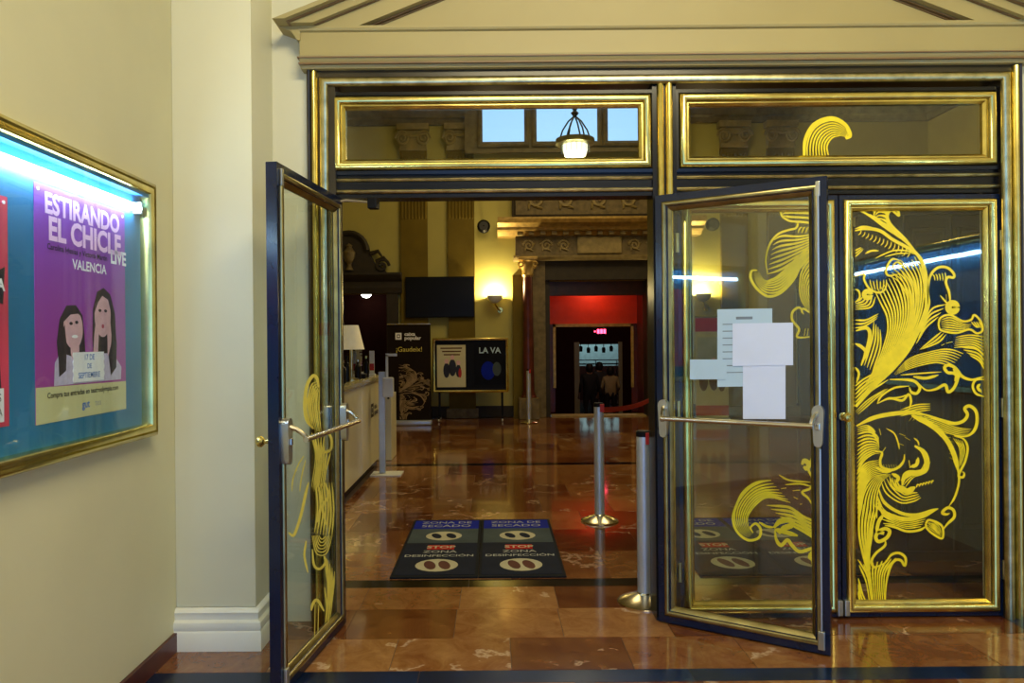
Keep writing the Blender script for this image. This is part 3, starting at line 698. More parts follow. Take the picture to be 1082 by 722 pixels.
# --- strokes on the left open leaf
pm1 = leaf_map(l1_h, l1_r, .0045)
BOLD = .8; b = MB((0, 1, 0)); q7 = lambda x, y: pm1(300 + x / 4.815, 370 + y / 4.815); q8 = lambda x, y: pm1(300 + x / 4.247, 510 + y / 4.247)
T7 = lambda w, p: ribbon(b, p, w, q7, .5); T8 = lambda w, p: ribbon(b, p, w, q8, .5)
T7(22, [(178, 190), (168, 145), (148, 132), (118, 180), (106, 280), (118, 360), (150, 400)]); fan(b, [(172, 160), (140, 180), (122, 280), (140, 380)], [(178, 200), (165, 240), (155, 300), (165, 370)], 5, 6, q7)
T7(16, [(200, 410), (238, 440), (240, 500), (212, 520), (190, 495)]); fan(b, [(140, 440), (160, 540), (140, 700)], [(205, 440), (190, 560), (172, 720)], 5, 9, q7)
T7(8, [(100, 540), (70, 590), (45, 660), (40, 720)]); T7(8, [(110, 560), (90, 640), (80, 720)])
T8(16, [(20, 225), (45, 235), (75, 150), (95, 60), (110, 0)]); T8(15, [(182, 0), (200, 60), (172, 110), (190, 190)]); T8(11, [(150, 0), (165, 80), (150, 180)]); T8(11, [(205, 60), (210, 160), (200, 230)])
for i in range(6): T8(6, [(126 + i * 6, 238), (145 + i * 4, 318 - i * 13), (190 - i * 3, 318 - i * 13), (216 - i * 6, 240)])
fan(b, [(142, 0), (150, 120), (136, 225)], [(214, 0), (222, 120), (214, 245)], 7, 7, q8); fan(b, [(184, 330), (196, 470), (184, 640)], [(226, 400), (216, 520), (202, 640)], 5, 7, q8)
fan(b, [(140, 420), (165, 560), (150, 720)], [(236, 520), (215, 600), (195, 720)], 7, 8, q7); fan(b, [(140, 170), (112, 290), (140, 400)], [(182, 180), (178, 300), (190, 420)], 7, 7, q7)
T8(14, [(128, 300), (135, 370), (160, 388), (186, 360), (180, 330)]); T8(12, [(100, 262), (92, 330), (108, 405)])
T8(16, [(122, 575), (130, 545), (150, 528), (180, 578)]); T8(9, [(140, 545), (138, 700)]); T8(9, [(156, 550), (152, 690)])
for p in ([(186, 380), (198, 480), (188, 620)], [(222, 480), (205, 560), (196, 640)], [(190, 340), (205, 440), (212, 520)], [(182, 470), (192, 560), (186, 630)]): T8(9, p)
b.build('painted_scrolls', 'pale_gold_paint', d1, recalc=False)

BOLD = 1.05
# --- papers taped inside the right open leaf
pm2 = leaf_map(l2_h, l2_r, .005)
def paper(x0, y0, x1, y1, mat, k, label, lines=0, skew=0):
    f = leaf_map(l2_h, l2_r, .0045 + .0022 * k)
    c = [Vector(f(x, y)) for x, y in ((x0, y0), (x1, y0 + skew), (x1, y1 + skew), (x0, y1))]
    hb = Vector((0, .0008, 0)); Mx = Matrix.Translation(l2_h) @ Matrix.Rotation(l2_r, 4, 'Z')
    wv = [Mx @ v for v in c] + [Mx @ (v + hb) for v in c]
    base = Mx @ ((c[2] + c[3]) / 2)
    o = thing('notice_sheet', base, label, 'notice', 'sheets taped to the open glass door')
    MB().add(wv, [(3, 2, 1, 0), (4, 5, 6, 7), (0, 1, 5, 4), (1, 2, 6, 5), (2, 3, 7, 6), (3, 0, 4, 7)]).build('sheet', mat, o)
    b = MB()
    for i in range(lines):
        t = .10 + i * .8 / max(1, lines); e = random.uniform(.55, .9); s0 = .1
        if i == 0: s0, e, hgt = .35, .65, .035
        else: hgt = .012
        def P(u, v): return Mx @ (c[0].lerp(c[1], u).lerp(c[3].lerp(c[2], u), v) + hb * 1.6)
        b.add([P(s0, t), P(e, t), P(e, t + hgt), P(s0, t + hgt)], [(0, 1, 2, 3)])
    if lines: b.build('printed_lines', 'ink', o, recalc=False)
paper(758, 327, 816, 409, 'paper_blue', 0, 'pale blue printed sheet half covered by the white sheets on the door', 9, -1)
paper(785, 384, 830, 443, 'paper', 1, 'white upright sheet hanging lowest on the open glass door')
paper(774, 342, 838, 387, 'paper', 2, 'white landscape sheet taped over the other door notices', 0, -1)
paper(729, 380, 768, 401, 'paper_blue', 1.5, 'small pale sheet at the left edge of the door notices')

# ------------------------------------------------------------------ lit poster cases
def poster_case(wallx, sgn, y0, y1, label, group=None):
    """sgn +1: on the left wall facing +X"""
    fn = lambda u, v, n: (wallx + sgn * n, u, v)
    z0, z1 = 1.07, 2.178
    o = thing('poster_case', (wallx, (y0 + y1) / 2, z0), label, 'display case', 'lit poster cases on the lobby walls')
    MB().box(*sorted((wallx + sgn * .002, wallx + sgn * .012)), y0 + .01, y1 - .01, z0 + .01, z1 - .01).build('backboard', 'board_blue', o)
    MB().mould(y0, z0, y1, z1, [(0, 0), (0, .05), (.006, .06), (.018, .066), (.026, .062), (.034, .064), (.05, .060), (.056, .050), (.056, .012)], fn).build('brass_frame', 'brass', o, smooth=True, recalc=False)
    MB().box(*sorted((wallx + sgn * .012, wallx + sgn * .050)), y0 + .056, y1 - .056, z1 - .070, z1 - .056).build('lamp_housing', 'board_blue', o)
    MB().tube([(wallx + sgn * .036, y0 + .09, z1 - .128), (wallx + sgn * .036, y1 - .12, z1 - .128)], .015, 10).build('fluorescent_tube', 'tube_light', o, smooth=True)
    for yy in (y0 + .075, y1 - .12): MB().box(*sorted((wallx + sgn * .012, wallx + sgn * .048)), yy, yy + .015, z1 - .15, z1 - .10, .003).build('tube_socket', 'plastic_white', o)
    MB().box(*sorted((wallx + sgn * .050, wallx + sgn * .054)), y0 + .05, y1 - .05, z0 + .05, z1 - .05).build('glass_front', 'glass_case', o)
    return o
poster_case(XL, 1, -2.9, -.64, 'brass framed lit poster case on the left cream wall')
poster_case(XR, -1, -2.9, -.64, 'lit poster case on the right wall, seen mirrored in the door glass')
lw = lambda u, v, n: (XL + .012 + n, u, v)
def poster(name, y0, y1, z0, z1, mat, label, group, fn=lw):
    o = thing(name, fn((y0 + y1) / 2, z0, 0), label, 'poster', group)
    MB().prism([(y0, z0), (y1, z0), (y1, z1), (y0, z1)], fn, .0005, .002).build('sheet', mat, o)
    for u, v in ((y0 + .02, z1 - .02), (y1 - .02, z1 - .02)):
        MB().prism(ell(u, v, .006, .006, 8), fn, .002, .005).build('pin', 'print_white', o)
    return o
GP = 'posters in the lit case'
PY0, PY1, PZ0, PZ1 = -1.44, -.835, 1.205, 2.02
p = poster('show_poster', PY0, PY1, PZ0, PZ1, 'poster_purple', 'purple show poster with two long-haired women, in the left wall case', GP)
pn = lambda u, v, n: lw(u, v, .0021 + n)
pw = PY1 - PY0
poly([(PY0, PZ0), (PY1, PZ0), (PY1, PZ0 + .115), (PY0, PZ0 + .125)], pn, .0002).build('printed_band', 'poster_band', p, recalc=False)
def PT(s, fu, z, size, mat='print_pink', sx=1., bold=0., al='CENTER', nn=.0008): text('lettering', s, PY0 + fu * pw, z, size, pn, mat, p, al, sx, bold, nn)
PT('ESTIRANDO', .51, 1.958, .098, 'print_pink', .95, .0035)
PT('EL CHICLE', .535, 1.872, .112, 'print_pink', .95, .004)
PT('LIVE', .91, 1.822, .075, 'print_white', .9, .0025)
PT('Carolina Iglesias y Victoria Martín', .44, 1.812, .029, 'print_black', 1., .0005)
PT('VALENCIA', .56, 1.765, .050, 'print_white', 1., .001)
PT('Compra tus entradas en teatroolympia.com', .5, 1.298, .027, 'print_black', 1., .0006)
PT('gut', .5, 1.250, .04, 'print_blue', 1., .001); PT('tea', .64, 1.25, .036, 'mat_print', 1.)
def PP(name, pts, mat, n): poly([(PY0 + a * pw, b_) for a, b_ in pts], pn, n).build(name, mat, p, recalc=False)
def PE(name, a, z, ra, rz, mat, n, rot=0): poly(ell(PY0 + a * pw, z, ra, rz, 24, rot), pn, n).build(name, mat, p, recalc=False)
# the two printed women: hair, blouse, face, hands
PP('printed_hair', [(.22, 1.393), (.20, 1.483), (.23, 1.564), (.30, 1.614), (.40, 1.618), (.47, 1.582), (.49, 1.510), (.50, 1.429), (.42, 1.393)], 'print_hair', .0003)
PP('printed_blouse', [(.17, 1.33), (.18, 1.411), (.24, 1.447), (.36, 1.429), (.48, 1.447), (.55, 1.411), (.56, 1.33)], 'print_blouse', .0004)
PE('printed_face', .37, 1.532, .062, .075, 'print_skin', .0006, .1); PE('printed_neck', .385, 1.454, .028, .04, 'print_skin', .0005)
PP('printed_fringe', [(.27, 1.555), (.30, 1.605), (.40, 1.614), (.47, 1.573), (.42, 1.587), (.34, 1.582)], 'print_hair', .0008)
PP('printed_hair_lock', [(.22, 1.36), (.21, 1.483), (.28, 1.546), (.30, 1.465), (.29, 1.38)], 'print_hair', .0007)
PE('printed_mouth', .385, 1.503, .020, .006, 'print_white', .0009)
PP('printed_hair', [(.60, 1.36), (.58, 1.501), (.59, 1.609), (.64, 1.677), (.72, 1.695), (.80, 1.672), (.86, 1.600), (.88, 1.465), (.86, 1.36)], 'print_hair', .0003)
PP('printed_blouse', [(.55, 1.33), (.58, 1.411), (.66, 1.438), (.78, 1.438), (.88, 1.411), (.94, 1.38), (.93, 1.33)], 'print_blouse', .0005)
PE('printed_face', .705, 1.587, .060, .085, 'print_skin', .0006); PP('printed_fringe', [(.60, 1.591), (.64, 1.663), (.72, 1.686), (.80, 1.663), (.83, 1.573), (.77, 1.650), (.70, 1.663), (.65, 1.636)], 'print_hair', .0008)
PE('printed_mouth', .705, 1.544, .009, .008, 'print_lips', .0009)
for a, z in ((.345, 1.550), (.405, 1.555), (.67, 1.605), (.74, 1.605)): PE('printed_eye', a, z, .011, .006, 'print_hair', .0009)
PP('printed_hand', [(.585, 1.429), (.60, 1.510), (.625, 1.573), (.66, 1.559), (.65, 1.483), (.64, 1.429)], 'print_skin', .0010)
PP('printed_hand', [(.80, 1.429), (.81, 1.510), (.795, 1.573), (.755, 1.559), (.76, 1.483), (.76, 1.429)], 'print_skin', .0010)
PP('printed_hair_lock', [(.80, 1.35), (.77, 1.429), (.83, 1.510), (.88, 1.483), (.87, 1.38)], 'print_hair', .0011)
# the date slip pinned over the poster
nslip = thing('date_slip', pn(PY0 + .55 * pw, 1.32, .001), 'small white date slip pinned on the purple poster', 'notice')
su, sv = PY0 + .36 * pw, PY0 + .71 * pw
zig = [(su, 1.335), (sv, 1.335)] + [(sv + (.004 if i % 2 else -.004), 1.345 + i * .0145) for i in range(7)] + [(sv, 1.445), (su, 1.445)] + [(su + (.004 if i % 2 else -.004), 1.435 - i * .0145) for i in range(7)]
MB().prism(zig, pn, .0014, .003).build('slip', 'print_white', nslip)
for s, z, sz in (('17 DE', 1.425, .030), ('DE', 1.392, .026), ('SEPTIEMBRE', 1.358, .030)):
    text('lettering', s, (su + sv) / 2, z, sz, pn, 'print_blue', nslip, 'CENTER', .95, .0004, .0034)
q = poster('show_poster', -2.20, -1.575, 1.22, 1.94, 'poster_red', 'red poster cut off by the left picture edge', GP)
def Q2(name, pts, mat, n): poly(pts, pn, n).build(name, mat, q, recalc=False)
text('lettering', 'A.', -1.655, 1.765, .085, pn, 'print_white', q, 'CENTER', 1., .002); text('lettering', 'A', -1.61, 1.66, .05, pn, 'print_white', q, 'CENTER', 1., .002)
Q2('printed_jacket', [(-2.0, 1.24), (-1.95, 1.50), (-1.80, 1.58), (-1.66, 1.55), (-1.62, 1.45), (-1.61, 1.32), (-1.64, 1.24)], 'print_black', .0003)
Q2('printed_head', ell(-1.78, 1.64, .07, .09), 'print_hair', .0004); Q2('printed_arm', [(-1.66, 1.62), (-1.60, 1.60), (-1.59, 1.72), (-1.63, 1.70)], 'print_black', .0004)
Q2('printed_box', [(-1.70, 1.235), (-1.60, 1.235), (-1.60, 1.34), (-1.70, 1.34)], 'print_white', .0005)
text('lettering', 'S', -1.62, 1.31, .035, pn, 'print_black', q); text('lettering', 'A', -1.62, 1.265, .035, pn, 'print_black', q)
rw = lambda u, v, n: (XR - .012 - n, u, v)
pr = poster('show_poster', -1.55, -.95, 1.2, 2.0, 'board_blue', 'dim blue poster in the right wall case, seen mirrored in the glass', GP, rw)
poster('show_poster', -2.35, -1.75, 1.2, 2.0, 'sign_dark', 'dark poster beside the blue one in the right wall case', GP, rw)
rwn = lambda u, v, n: (XR - .0142 - n, -u, v)
poly([(1.0, 1.72), (1.5, 1.72), (1.5, 1.93), (1.0, 1.93)], rwn, .0004).build('printed_block', 'paper_blue', pr, recalc=False)
poly(ell(1.25, 1.5, .18, .16), rwn, .0004).build('printed_figure', 'print_blue', pr, recalc=False)

# ------------------------------------------------------------------ the hall behind: shell
YB = 10.3; HX0, HX1, HZ = -4.6, 8.4, 6.9
PC = 2.02                                   # centre line of the far wall
wb = struct('wall_back', MB().box(HX0, -3.44, YB, YB + .3, 0, HZ).box(-2.02, PC - .93, YB, YB + .3, 0, HZ).box(PC + .95, 6.06, YB, YB + .3, 0, HZ).box(7.48, HX1, YB, YB + .3, 0, HZ)
     .box(-3.44, -2.02, YB, YB + .3, 2.4, HZ).box(6.06, 7.48, YB, YB + .3, 2.4, HZ).box(PC - .93, PC + .95, YB, YB + .3, 2.62, HZ), 'hall_wall', 'yellow green far wall of the foyer')
struct('wall_hall_left', MB().box(HX0 - .2, HX0, .3, YB + .3, 0, HZ), 'hall_wall', 'left side wall of the foyer')
struct('wall_hall_right', MB().box(HX1, HX1 + .2, .3, YB + .3, 0, HZ), 'hall_wall', 'right side wall of the foyer')
struct('ceiling_hall', MB().box(HX0 - .2, HX1 + .2, .3, YB + .3, HZ, HZ + .1), 'hall_wall', 'high ceiling of the foyer')
b = MB()
cp = [(0, 5.62), (.06, 5.62), (.08, 5.72), (.12, 5.75), (.12, 6.0), (.2, 6.06), (.26, 6.16), (.34, 6.2), (.34, 6.3), (0, 6.3)]
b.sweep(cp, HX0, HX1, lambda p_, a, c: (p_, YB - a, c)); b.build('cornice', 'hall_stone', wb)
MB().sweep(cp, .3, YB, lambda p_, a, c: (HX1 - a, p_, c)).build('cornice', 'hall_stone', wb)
def hall_pilaster(xc):
    x0, x1 = xc - .255, xc + .255; y = YB
    pl = MB().box(x0, x1, y - .09, y, .18, 5.12).build('pilaster', 'hall_pilaster', wb)
    b = MB()
    for i in range(8):
        u = x0 + .032 + i * (.51 - .064) / 7.; b.lathe([(.0, 3.80), (.022, 3.82), (.022, 5.0), (0, 5.02)], (u, y - .09, 0), 8)
    b.build('fluting', 'hall_pilaster', pl, smooth=True)
    MB().box(x0 - .05, x1 + .05, y - .15, y, 0, .18, .01).build('pilaster_base', 'hall_stone', pl)
    b = MB().box(x0 - .05, x1 + .05, y - .2, y, 5.50, 5.62, .01).box(x0, x1, y - .13, y, 5.12, 5.5)
    for s in (-1, 1):
        pts = []
        for k in range(26):
            a = k * .55; r = .15 * (1 - k / 30); pts.append((xc + s * (.2 + r * math.cos(a) * .9), y - .16, 5.34 + r * math.sin(a)))
        b.tube(pts, .024, 6)
    b.tube([(x0, y - .15, 5.42), (xc, y - .17, 5.38), (x1, y - .15, 5.42)], .03, 6); b.tube([(x0 - .01, y - .1, 5.14), (x1 + .01, y - .1, 5.14)], .03, 6)
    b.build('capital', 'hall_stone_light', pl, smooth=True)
for xc in (-1.495, -.595, 2 * PC + .595, 2 * PC + 1.495): hall_pilaster(xc)
MB().box(-3.4, PC - 1.6, YB - .03, YB, 0, .22, .006).box(PC + 1.6, 7.4, YB - .03, YB, 0, .22, .006).build('skirting', 'dark_wood', wb)

# clerestory window with three lit panes
wz0 = 5.16
w3 = thing('window_3', (1.3, YB - .36, wz0), 'high window with three bright blue-white panes above the portal', None, kind='structure')
s_ = 14.2 / F
for x0, x1 in ((510, 554), (567, 631), (642, 706)):
    X0, X1 = (x0 - VX + 1.8) * (D + YB - .36) / F, (x1 - VX + 1.8) * (D + YB - .36) / F
    MB().box(X0, X1, YB - .375, YB - .36, wz0 + .04, 6.3).build('pane', 'sky_pane', w3)
    MB().mould(X0 - .09, wz0 - .06, X1 + .09, 6.4, [(0, 0), (0, .06), (.04, .08), (.09, .05), (.09, 0)], lambda u, v, n: (u, YB - .36 - n, v), True).build('window_bar', 'hall_stone', w3)
MB().box(-.5, 3.7, YB - .36, YB - .3, 5.0, 6.45).build('backing', 'hall_stone', w3)

# ------------------------------------------------------------------ carved portal on the far wall
po = thing('carved_portal', (PC, YB, 0), 'carved stone portal with red marble columns framing the red doorway', 'doorway')
def sw(prof, x0, x1, name, mat):
    MB().sweep(prof, x0, x1, lambda p_, a, c: (p_, YB - a, c)).build(name, mat, po)
hw = 1.60
for s in (-1, 1):
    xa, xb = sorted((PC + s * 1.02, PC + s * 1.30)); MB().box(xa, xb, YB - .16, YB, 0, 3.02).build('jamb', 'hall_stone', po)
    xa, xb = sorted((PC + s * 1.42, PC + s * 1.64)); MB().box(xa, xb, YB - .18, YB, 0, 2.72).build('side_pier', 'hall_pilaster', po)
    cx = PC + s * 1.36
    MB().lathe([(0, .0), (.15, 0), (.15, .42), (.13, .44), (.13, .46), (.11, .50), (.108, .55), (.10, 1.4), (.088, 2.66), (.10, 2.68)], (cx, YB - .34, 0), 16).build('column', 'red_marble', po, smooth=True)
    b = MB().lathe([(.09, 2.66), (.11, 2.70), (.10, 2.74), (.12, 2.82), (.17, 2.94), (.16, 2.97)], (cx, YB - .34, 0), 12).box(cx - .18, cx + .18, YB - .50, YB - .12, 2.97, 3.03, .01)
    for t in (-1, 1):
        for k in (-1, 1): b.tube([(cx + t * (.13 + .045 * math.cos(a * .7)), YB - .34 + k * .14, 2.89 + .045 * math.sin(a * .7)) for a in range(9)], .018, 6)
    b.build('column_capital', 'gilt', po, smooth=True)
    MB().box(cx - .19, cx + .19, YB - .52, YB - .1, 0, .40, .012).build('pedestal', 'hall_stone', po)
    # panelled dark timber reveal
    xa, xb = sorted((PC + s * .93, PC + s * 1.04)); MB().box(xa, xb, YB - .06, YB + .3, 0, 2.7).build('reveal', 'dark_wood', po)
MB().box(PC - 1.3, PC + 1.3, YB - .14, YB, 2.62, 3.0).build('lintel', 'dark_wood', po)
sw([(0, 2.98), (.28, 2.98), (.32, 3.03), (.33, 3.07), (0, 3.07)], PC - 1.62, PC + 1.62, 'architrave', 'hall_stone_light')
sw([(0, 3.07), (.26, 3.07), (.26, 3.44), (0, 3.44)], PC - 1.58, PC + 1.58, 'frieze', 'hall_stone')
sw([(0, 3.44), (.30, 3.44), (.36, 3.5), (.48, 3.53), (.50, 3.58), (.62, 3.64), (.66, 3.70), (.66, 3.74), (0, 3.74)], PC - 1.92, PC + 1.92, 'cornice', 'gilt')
MB().box(PC - .42, PC + .42, YB - .31, YB - .2, 3.1, 3.42, .02).build('tablet', 'hall_stone_light', po)
for i in range(15):
    x = PC - 1.5 + i * 3.0 / 14
    MB().box(x - .05, x + .05, YB - .40, YB - .25, 3.445, 3.52, .008).build('dentil', 'hall_stone_light', po)
def relief(x0, x1, zc, hh, y, nm, mat):
    n = max(2, int((x1 - x0) / (hh * 1.2)))
    for i in range(n):
        b = MB()
        cx = x0 + (i + .5) * (x1 - x0) / n; s = 1 if i % 2 else -1
        b.tube([(cx + s * hh * .42 * (1 - k / 20) * math.cos(k * .6), y, zc + hh * .42 * (1 - k / 20) * math.sin(k * .6)) for k in range(18)], hh * .08, 5)
        for a in range(5):
            q_ = a * 1.25; b.tube([(cx + hh * .3 * math.cos(q_), y, zc + hh * .3 * math.sin(q_)), (cx + hh * .5 * math.cos(q_ + .4), y - .02, zc + hh * .48 * math.sin(q_ + .4))], [hh * .08, hh * .03], 5)
        b.build(nm, mat, po, smooth=True)
relief(PC - 1.5, PC - .5, 3.26, .26, YB - .27, 'frieze_carving', 'hall_stone_light'); relief(PC + .5, PC + 1.5, 3.26, .26, YB - .27, 'frieze_carving', 'hall_stone_light')
MB().box(PC - 1.64, PC + 1.64, YB - .12, YB, 3.8, 4.5, .01).build('relief_panel', 'hall_stone', po)
MB().mould(PC - 1.64, 3.8, PC + 1.64, 4.5, [(0, .12), (0, .17), (.04, .18), (.07, .13)], lambda u, v, n: (u, YB - n, v)).build('relief_border', 'dark_wood', po)
relief(PC - 1.5, PC + 1.5, 4.15, .44, YB - .13, 'relief_carving', 'hall_stone_light')
# red inner doorway
rd = thing('red_doorway', (PC, YB + .8, 0), 'red inner doorway with gold edging inside the carved portal', 'doorway')
MB().box(PC - 1.0, PC - .90, YB + .3, YB + 1.0, -.1, 2.62).box(PC + .92, PC + 1.02, YB + .3, YB + 1.0, -.1, 2.62).build('side_panel', 'red_wood', rd)
MB().box(PC - 1.0, PC + 1.02, YB + .3, YB + 1.0, 2.62, 2.7).build('soffit', 'red_wood', rd)
MB().box(PC - .93, PC + .95, YB + .28, YB + .33, 2.34, 2.64, .006).build('header', 'red_wood', rd)
MB().box(PC - .90, PC + .92, YB + .86, YB + .9, 1.80, 2.62).build('red_overpanel', 'red_panel', rd)
MB().box(PC - .90, PC - .76, YB + .86, YB + .9, 0, 1.80).box(PC + .80, PC + .92, YB + .86, YB + .9, 0, 1.8).build('red_side_panel', 'red_wood', rd)
b = MB()
b.box(PC - .80, PC + .84, YB + .82, YB + .86, 1.74, 1.80).box(PC - .80, PC - .745, YB + .82, YB + .86, .5, 1.80).box(PC + .785, PC + .84, YB + .82, YB + .86, .5, 1.8)
b.build('gold_edging', 'gilt', rd)
MB().box(PC - .9, PC + .92, YB - .02, YB + .34, -.02, .018, .004).build('threshold', 'hall_stone_light', rd)
point('red_lobby_lamp', (PC, YB + .42, 2.55), 9, (1.0, .30, .12), .05)
ex = thing('exit_sign', (2.19, YB + 1.0, 1.62), 'small glowing red exit sign over the auditorium doorway', 'sign')
MB().box(2.06, 2.36, YB + 1.05, YB + 1.09, 1.57, 1.72, .008).build('sign_box', 'plastic_black', ex)
for x, wd in ((2.09, .03), (2.15, .05), (2.215, .05), (2.28, .05)):
    MB().box(x, x + wd, YB + 1.042, YB + 1.05, 1.60 if wd > .03 else 1.63, 1.69 if wd > .03 else 1.66).build('glowing_letter', 'exit_red', ex)
MB().tube([(2.21, YB + 1.07, 1.72), (2.21, YB + 1.07, 2.6)], .008, 6).build('hanger', 'plastic_black', ex)
# sloping auditorium beyond
AY0, AY1, AY2 = YB + .9, 18.9, 27.0
wau = struct('wall_auditorium', MB().box(-1, 2.6, AY1, AY1 + .15, -2.5, 3.2).box(3.92, 5.9, AY1, AY1 + .15, -2.5, 3.2).box(2.6, 3.92, AY1, AY1 + .15, 1.33, 3.2)
    .box(-1.1, -1, AY0, AY2, -2.5, 3.3).box(5.9, 6.0, AY0, AY2, -2.5, 3.3).box(-1, PC - .9, AY0, AY0 + .06, -.2, 3.2).box(PC + .92, 5.9, AY0, AY0 + .06, -.2, 3.2).box(PC - .9, PC + .92, AY0, AY0 + .06, 2.6, 3.2), 'auditorium', 'dark passage walls beyond the red doorway')
struct('floor_auditorium', MB().add([(-1, AY0 - .6, -.02), (5.9, AY0 - .6, -.02), (5.9, 15.6, -.87), (-1, 15.6, -.87), (5.9, AY2, -1.0), (-1, AY2, -1.0)], [(0, 1, 2, 3), (3, 2, 4, 5)]), 'auditorium', 'dark sloping floor of the auditorium passage')
struct('ceiling_auditorium', MB().box(-1, 5.9, AY0, AY2, 3.2, 3.3), 'auditorium', 'dark ceiling of the auditorium passage')
for x0, x1 in ((2.5, 2.66), (3.86, 3.98)): MB().box(x0, x1, AY1 - .03, AY1, -.82, 1.4).build('door_casing', 'sign_cream', wau)
bd = struct('wall_stage', MB().box(-1, 5.9, AY2 - .05, AY2, .38, 3.2), 'backdrop', 'pale blue lit stage backdrop seen through the doorway')
MB().box(-1, 5.9, AY2 - .6, AY2, -1.4, .38).build('stage_apron', 'auditorium', bd)
area('stage_light', (4.0, 24.6, 3.1), (R(82), 0, 0), 2.0, 60, (.75, .95, 1.0), .6)
for i in range(5):
    x = 2.76 + i * .24; z = 1.30 - (i % 2) * .04; y_ = AY1 + .45
    o = thing('stage_lamp', (x, y_, z - .2), 'black stage lamp, %s of five hanging above the far doorway' % ('first', 'second', 'third', 'fourth', 'last')[i], 'lamp', 'stage lamps')
    MB().lathe([(0, 0), (.05, .0), (.06, .12), (.045, .17), (0, .18)], (x, y_, z - .2), 10).build('lamp_body', 'plastic_black', o, smooth=True)
    MB().tube([(x, y_, z - .03), (x, y_, z + .12)], .012, 6).build('yoke', 'plastic_black', o)
lb = MB().tube([(2.3, AY1 + .45, 1.45), (4.3, AY1 + .45, 1.45)], .03, 8).build('lamp_bar', 'plastic_black'); setprops(lb, 'black bar carrying the five stage lamps', 'lamp bar')
ra = thing('white_railing', (3.4, 24.2, -1.2), 'thin white railing behind the people in the doorway', 'railing')
MB().tube([(2.2, 24.2, .55), (5.4, 24.2, .55)], .03, 6).tube([(2.2, 24.2, .70), (5.4, 24.2, .70)], .02, 6).build('rail', 'plastic_white', ra)
for x in (2.3, 3.1, 3.9, 4.7, 5.3): MB().tube([(x, 24.2, -1.22), (x, 24.2, .7)], .02, 6).build('post', 'plastic_white', ra)

# ------------------------------------------------------------------ people in the far doorway
def person(loc, ht, rot, top, trousers, label, arm=0, bag=False):
    k = ht / 1.7; J = {}; E = []; Rr = []
    def j(nm, x, y, z, r): J[nm] = len(Rr); Rr.append((x * k, y * k, z * k, r * k))
    def e(a, b_): E.append((J[a], J[b_]))
    j('pel', 0, 0, .92, .16); j('sp', 0, 0, 1.10, .155); j('ch', 0, 0, 1.30, .17); j('nk', 0, 0, 1.46, .055); j('hd', 0, .01, 1.58, .088); j('tp', 0, .0, 1.66, .06)
    for a, b_ in (('pel', 'sp'), ('sp', 'ch'), ('ch', 'nk'), ('nk', 'hd'), ('hd', 'tp')): e(a, b_)
    for s, n in ((-1, 'l'), (1, 'r')):
        j(n + 'hip', s * .10, 0, .86, .10); j(n + 'kn', s * .11, .02 * s, .48, .065); j(n + 'an', s * .11, -.02 + .03 * s, .09, .042); j(n + 'toe', s * .13, .13, .035, .035)
        e('pel', n + 'hip'); e(n + 'hip', n + 'kn'); e(n + 'kn', n + 'an'); e(n + 'an', n + 'toe')
        bend = arm if s > 0 else arm * .6
        j(n + 'sh', s * .19, 0, 1.38, .06); j(n + 'el', s * .25, -.02, 1.10, .045); j(n + 'wr', s * (.26 - bend * .1), .10 + bend * .15, .86 + bend * .22, .028); j(n + 'pa', s * (.26 - bend * .12), .13 + bend * .2, .80 + bend * .24, .034)
        e('ch', n + 'sh'); e(n + 'sh', n + 'el'); e(n + 'el', n + 'wr'); e(n + 'wr', n + 'pa')
        for q_ in range(5):
            f = n + 'f%d' % q_; j(f, s * (.26 - bend * .12) + (q_ - 2) * .016 - (.03 * s if q_ == 0 and s > 0 else 0), .16 + bend * .25, .72 + .012 * abs(q_ - 2) + bend * .25, .009); e(n + 'pa', f)
    me = bpy.data.meshes.new('body'); me.from_pydata([v[:3] for v in Rr], E, [])
    o = bpy.data.objects.new('body', me); C.objects.link(o)
    md = o.modifiers.new('s', 'SKIN'); md.use_smooth_shade = True
    for i, v in enumerate(me.skin_vertices[0].data): v.radius = (Rr[i][3],) * 2; v.use_root = i == 0
    o.modifiers.new('d', 'SUBSURF').levels = 1
    dg = bpy.context.evaluated_depsgraph_get(); m2 = bpy.data.meshes.new_from_object(o.evaluated_get(dg)); bpy.data.objects.remove(o)
    for m_ in ('skin', top, trousers): m2.materials.append(M[m_])
    for f in m2.polygons:
        z = f.center.z / k; x = abs(f.center.x / k)
        f.material_index = 0 if z > 1.46 or (x > .2 and z < .92) else (1 if z > .93 or (x > .2 and z > .92) else 2)
        f.use_smooth = True
    t = thing('person', loc, label, 'person', 'people in the far doorway', rotz=rot, local=True)
    ob = bpy.data.objects.new('body', m2); C.objects.link(ob); ob.parent = t
    MB().lathe([(0, -.14), (.07, -.13), (.102, -.04), (.105, .03), (.075, .09), (0, .115)], (0, -.02 * k, 1.60 * k), 14).build('hair', 'hair', t, smooth=True)
    # face features on the front of the head
    MB().lathe([(0, 0), (.012, .0), (.016, .03), (0, .05)], (0, .095 * k, 1.57 * k), 8).build('nose', 'skin', t, smooth=True)
    return t
pz = lambda y: -.87 - max(0, y - 15.6) / (AY2 - 15.6) * .13
point('passage_fill_light', (2.9, 14.0, 2.9), 34, (1.0, .62, .38), .1)  # added fill without a fixture, brightens the people and passage walls
person((2.60, 16.1, pz(16.1)), 1.70, .1, 'cloth_dark', 'cloth_dark', 'person in dark clothes standing at the left of the far doorway')
person((3.22, 16.4, pz(16.4)), 1.60, -.2, 'cloth_beige', 'cloth_dark', 'person in a beige top at the right of the far doorway', .6)
person((3.02, 17.2, pz(17.2)), 1.72, .3, 'cloth_grey', 'cloth_dark', 'person in grey behind the two others in the far doorway', .3)

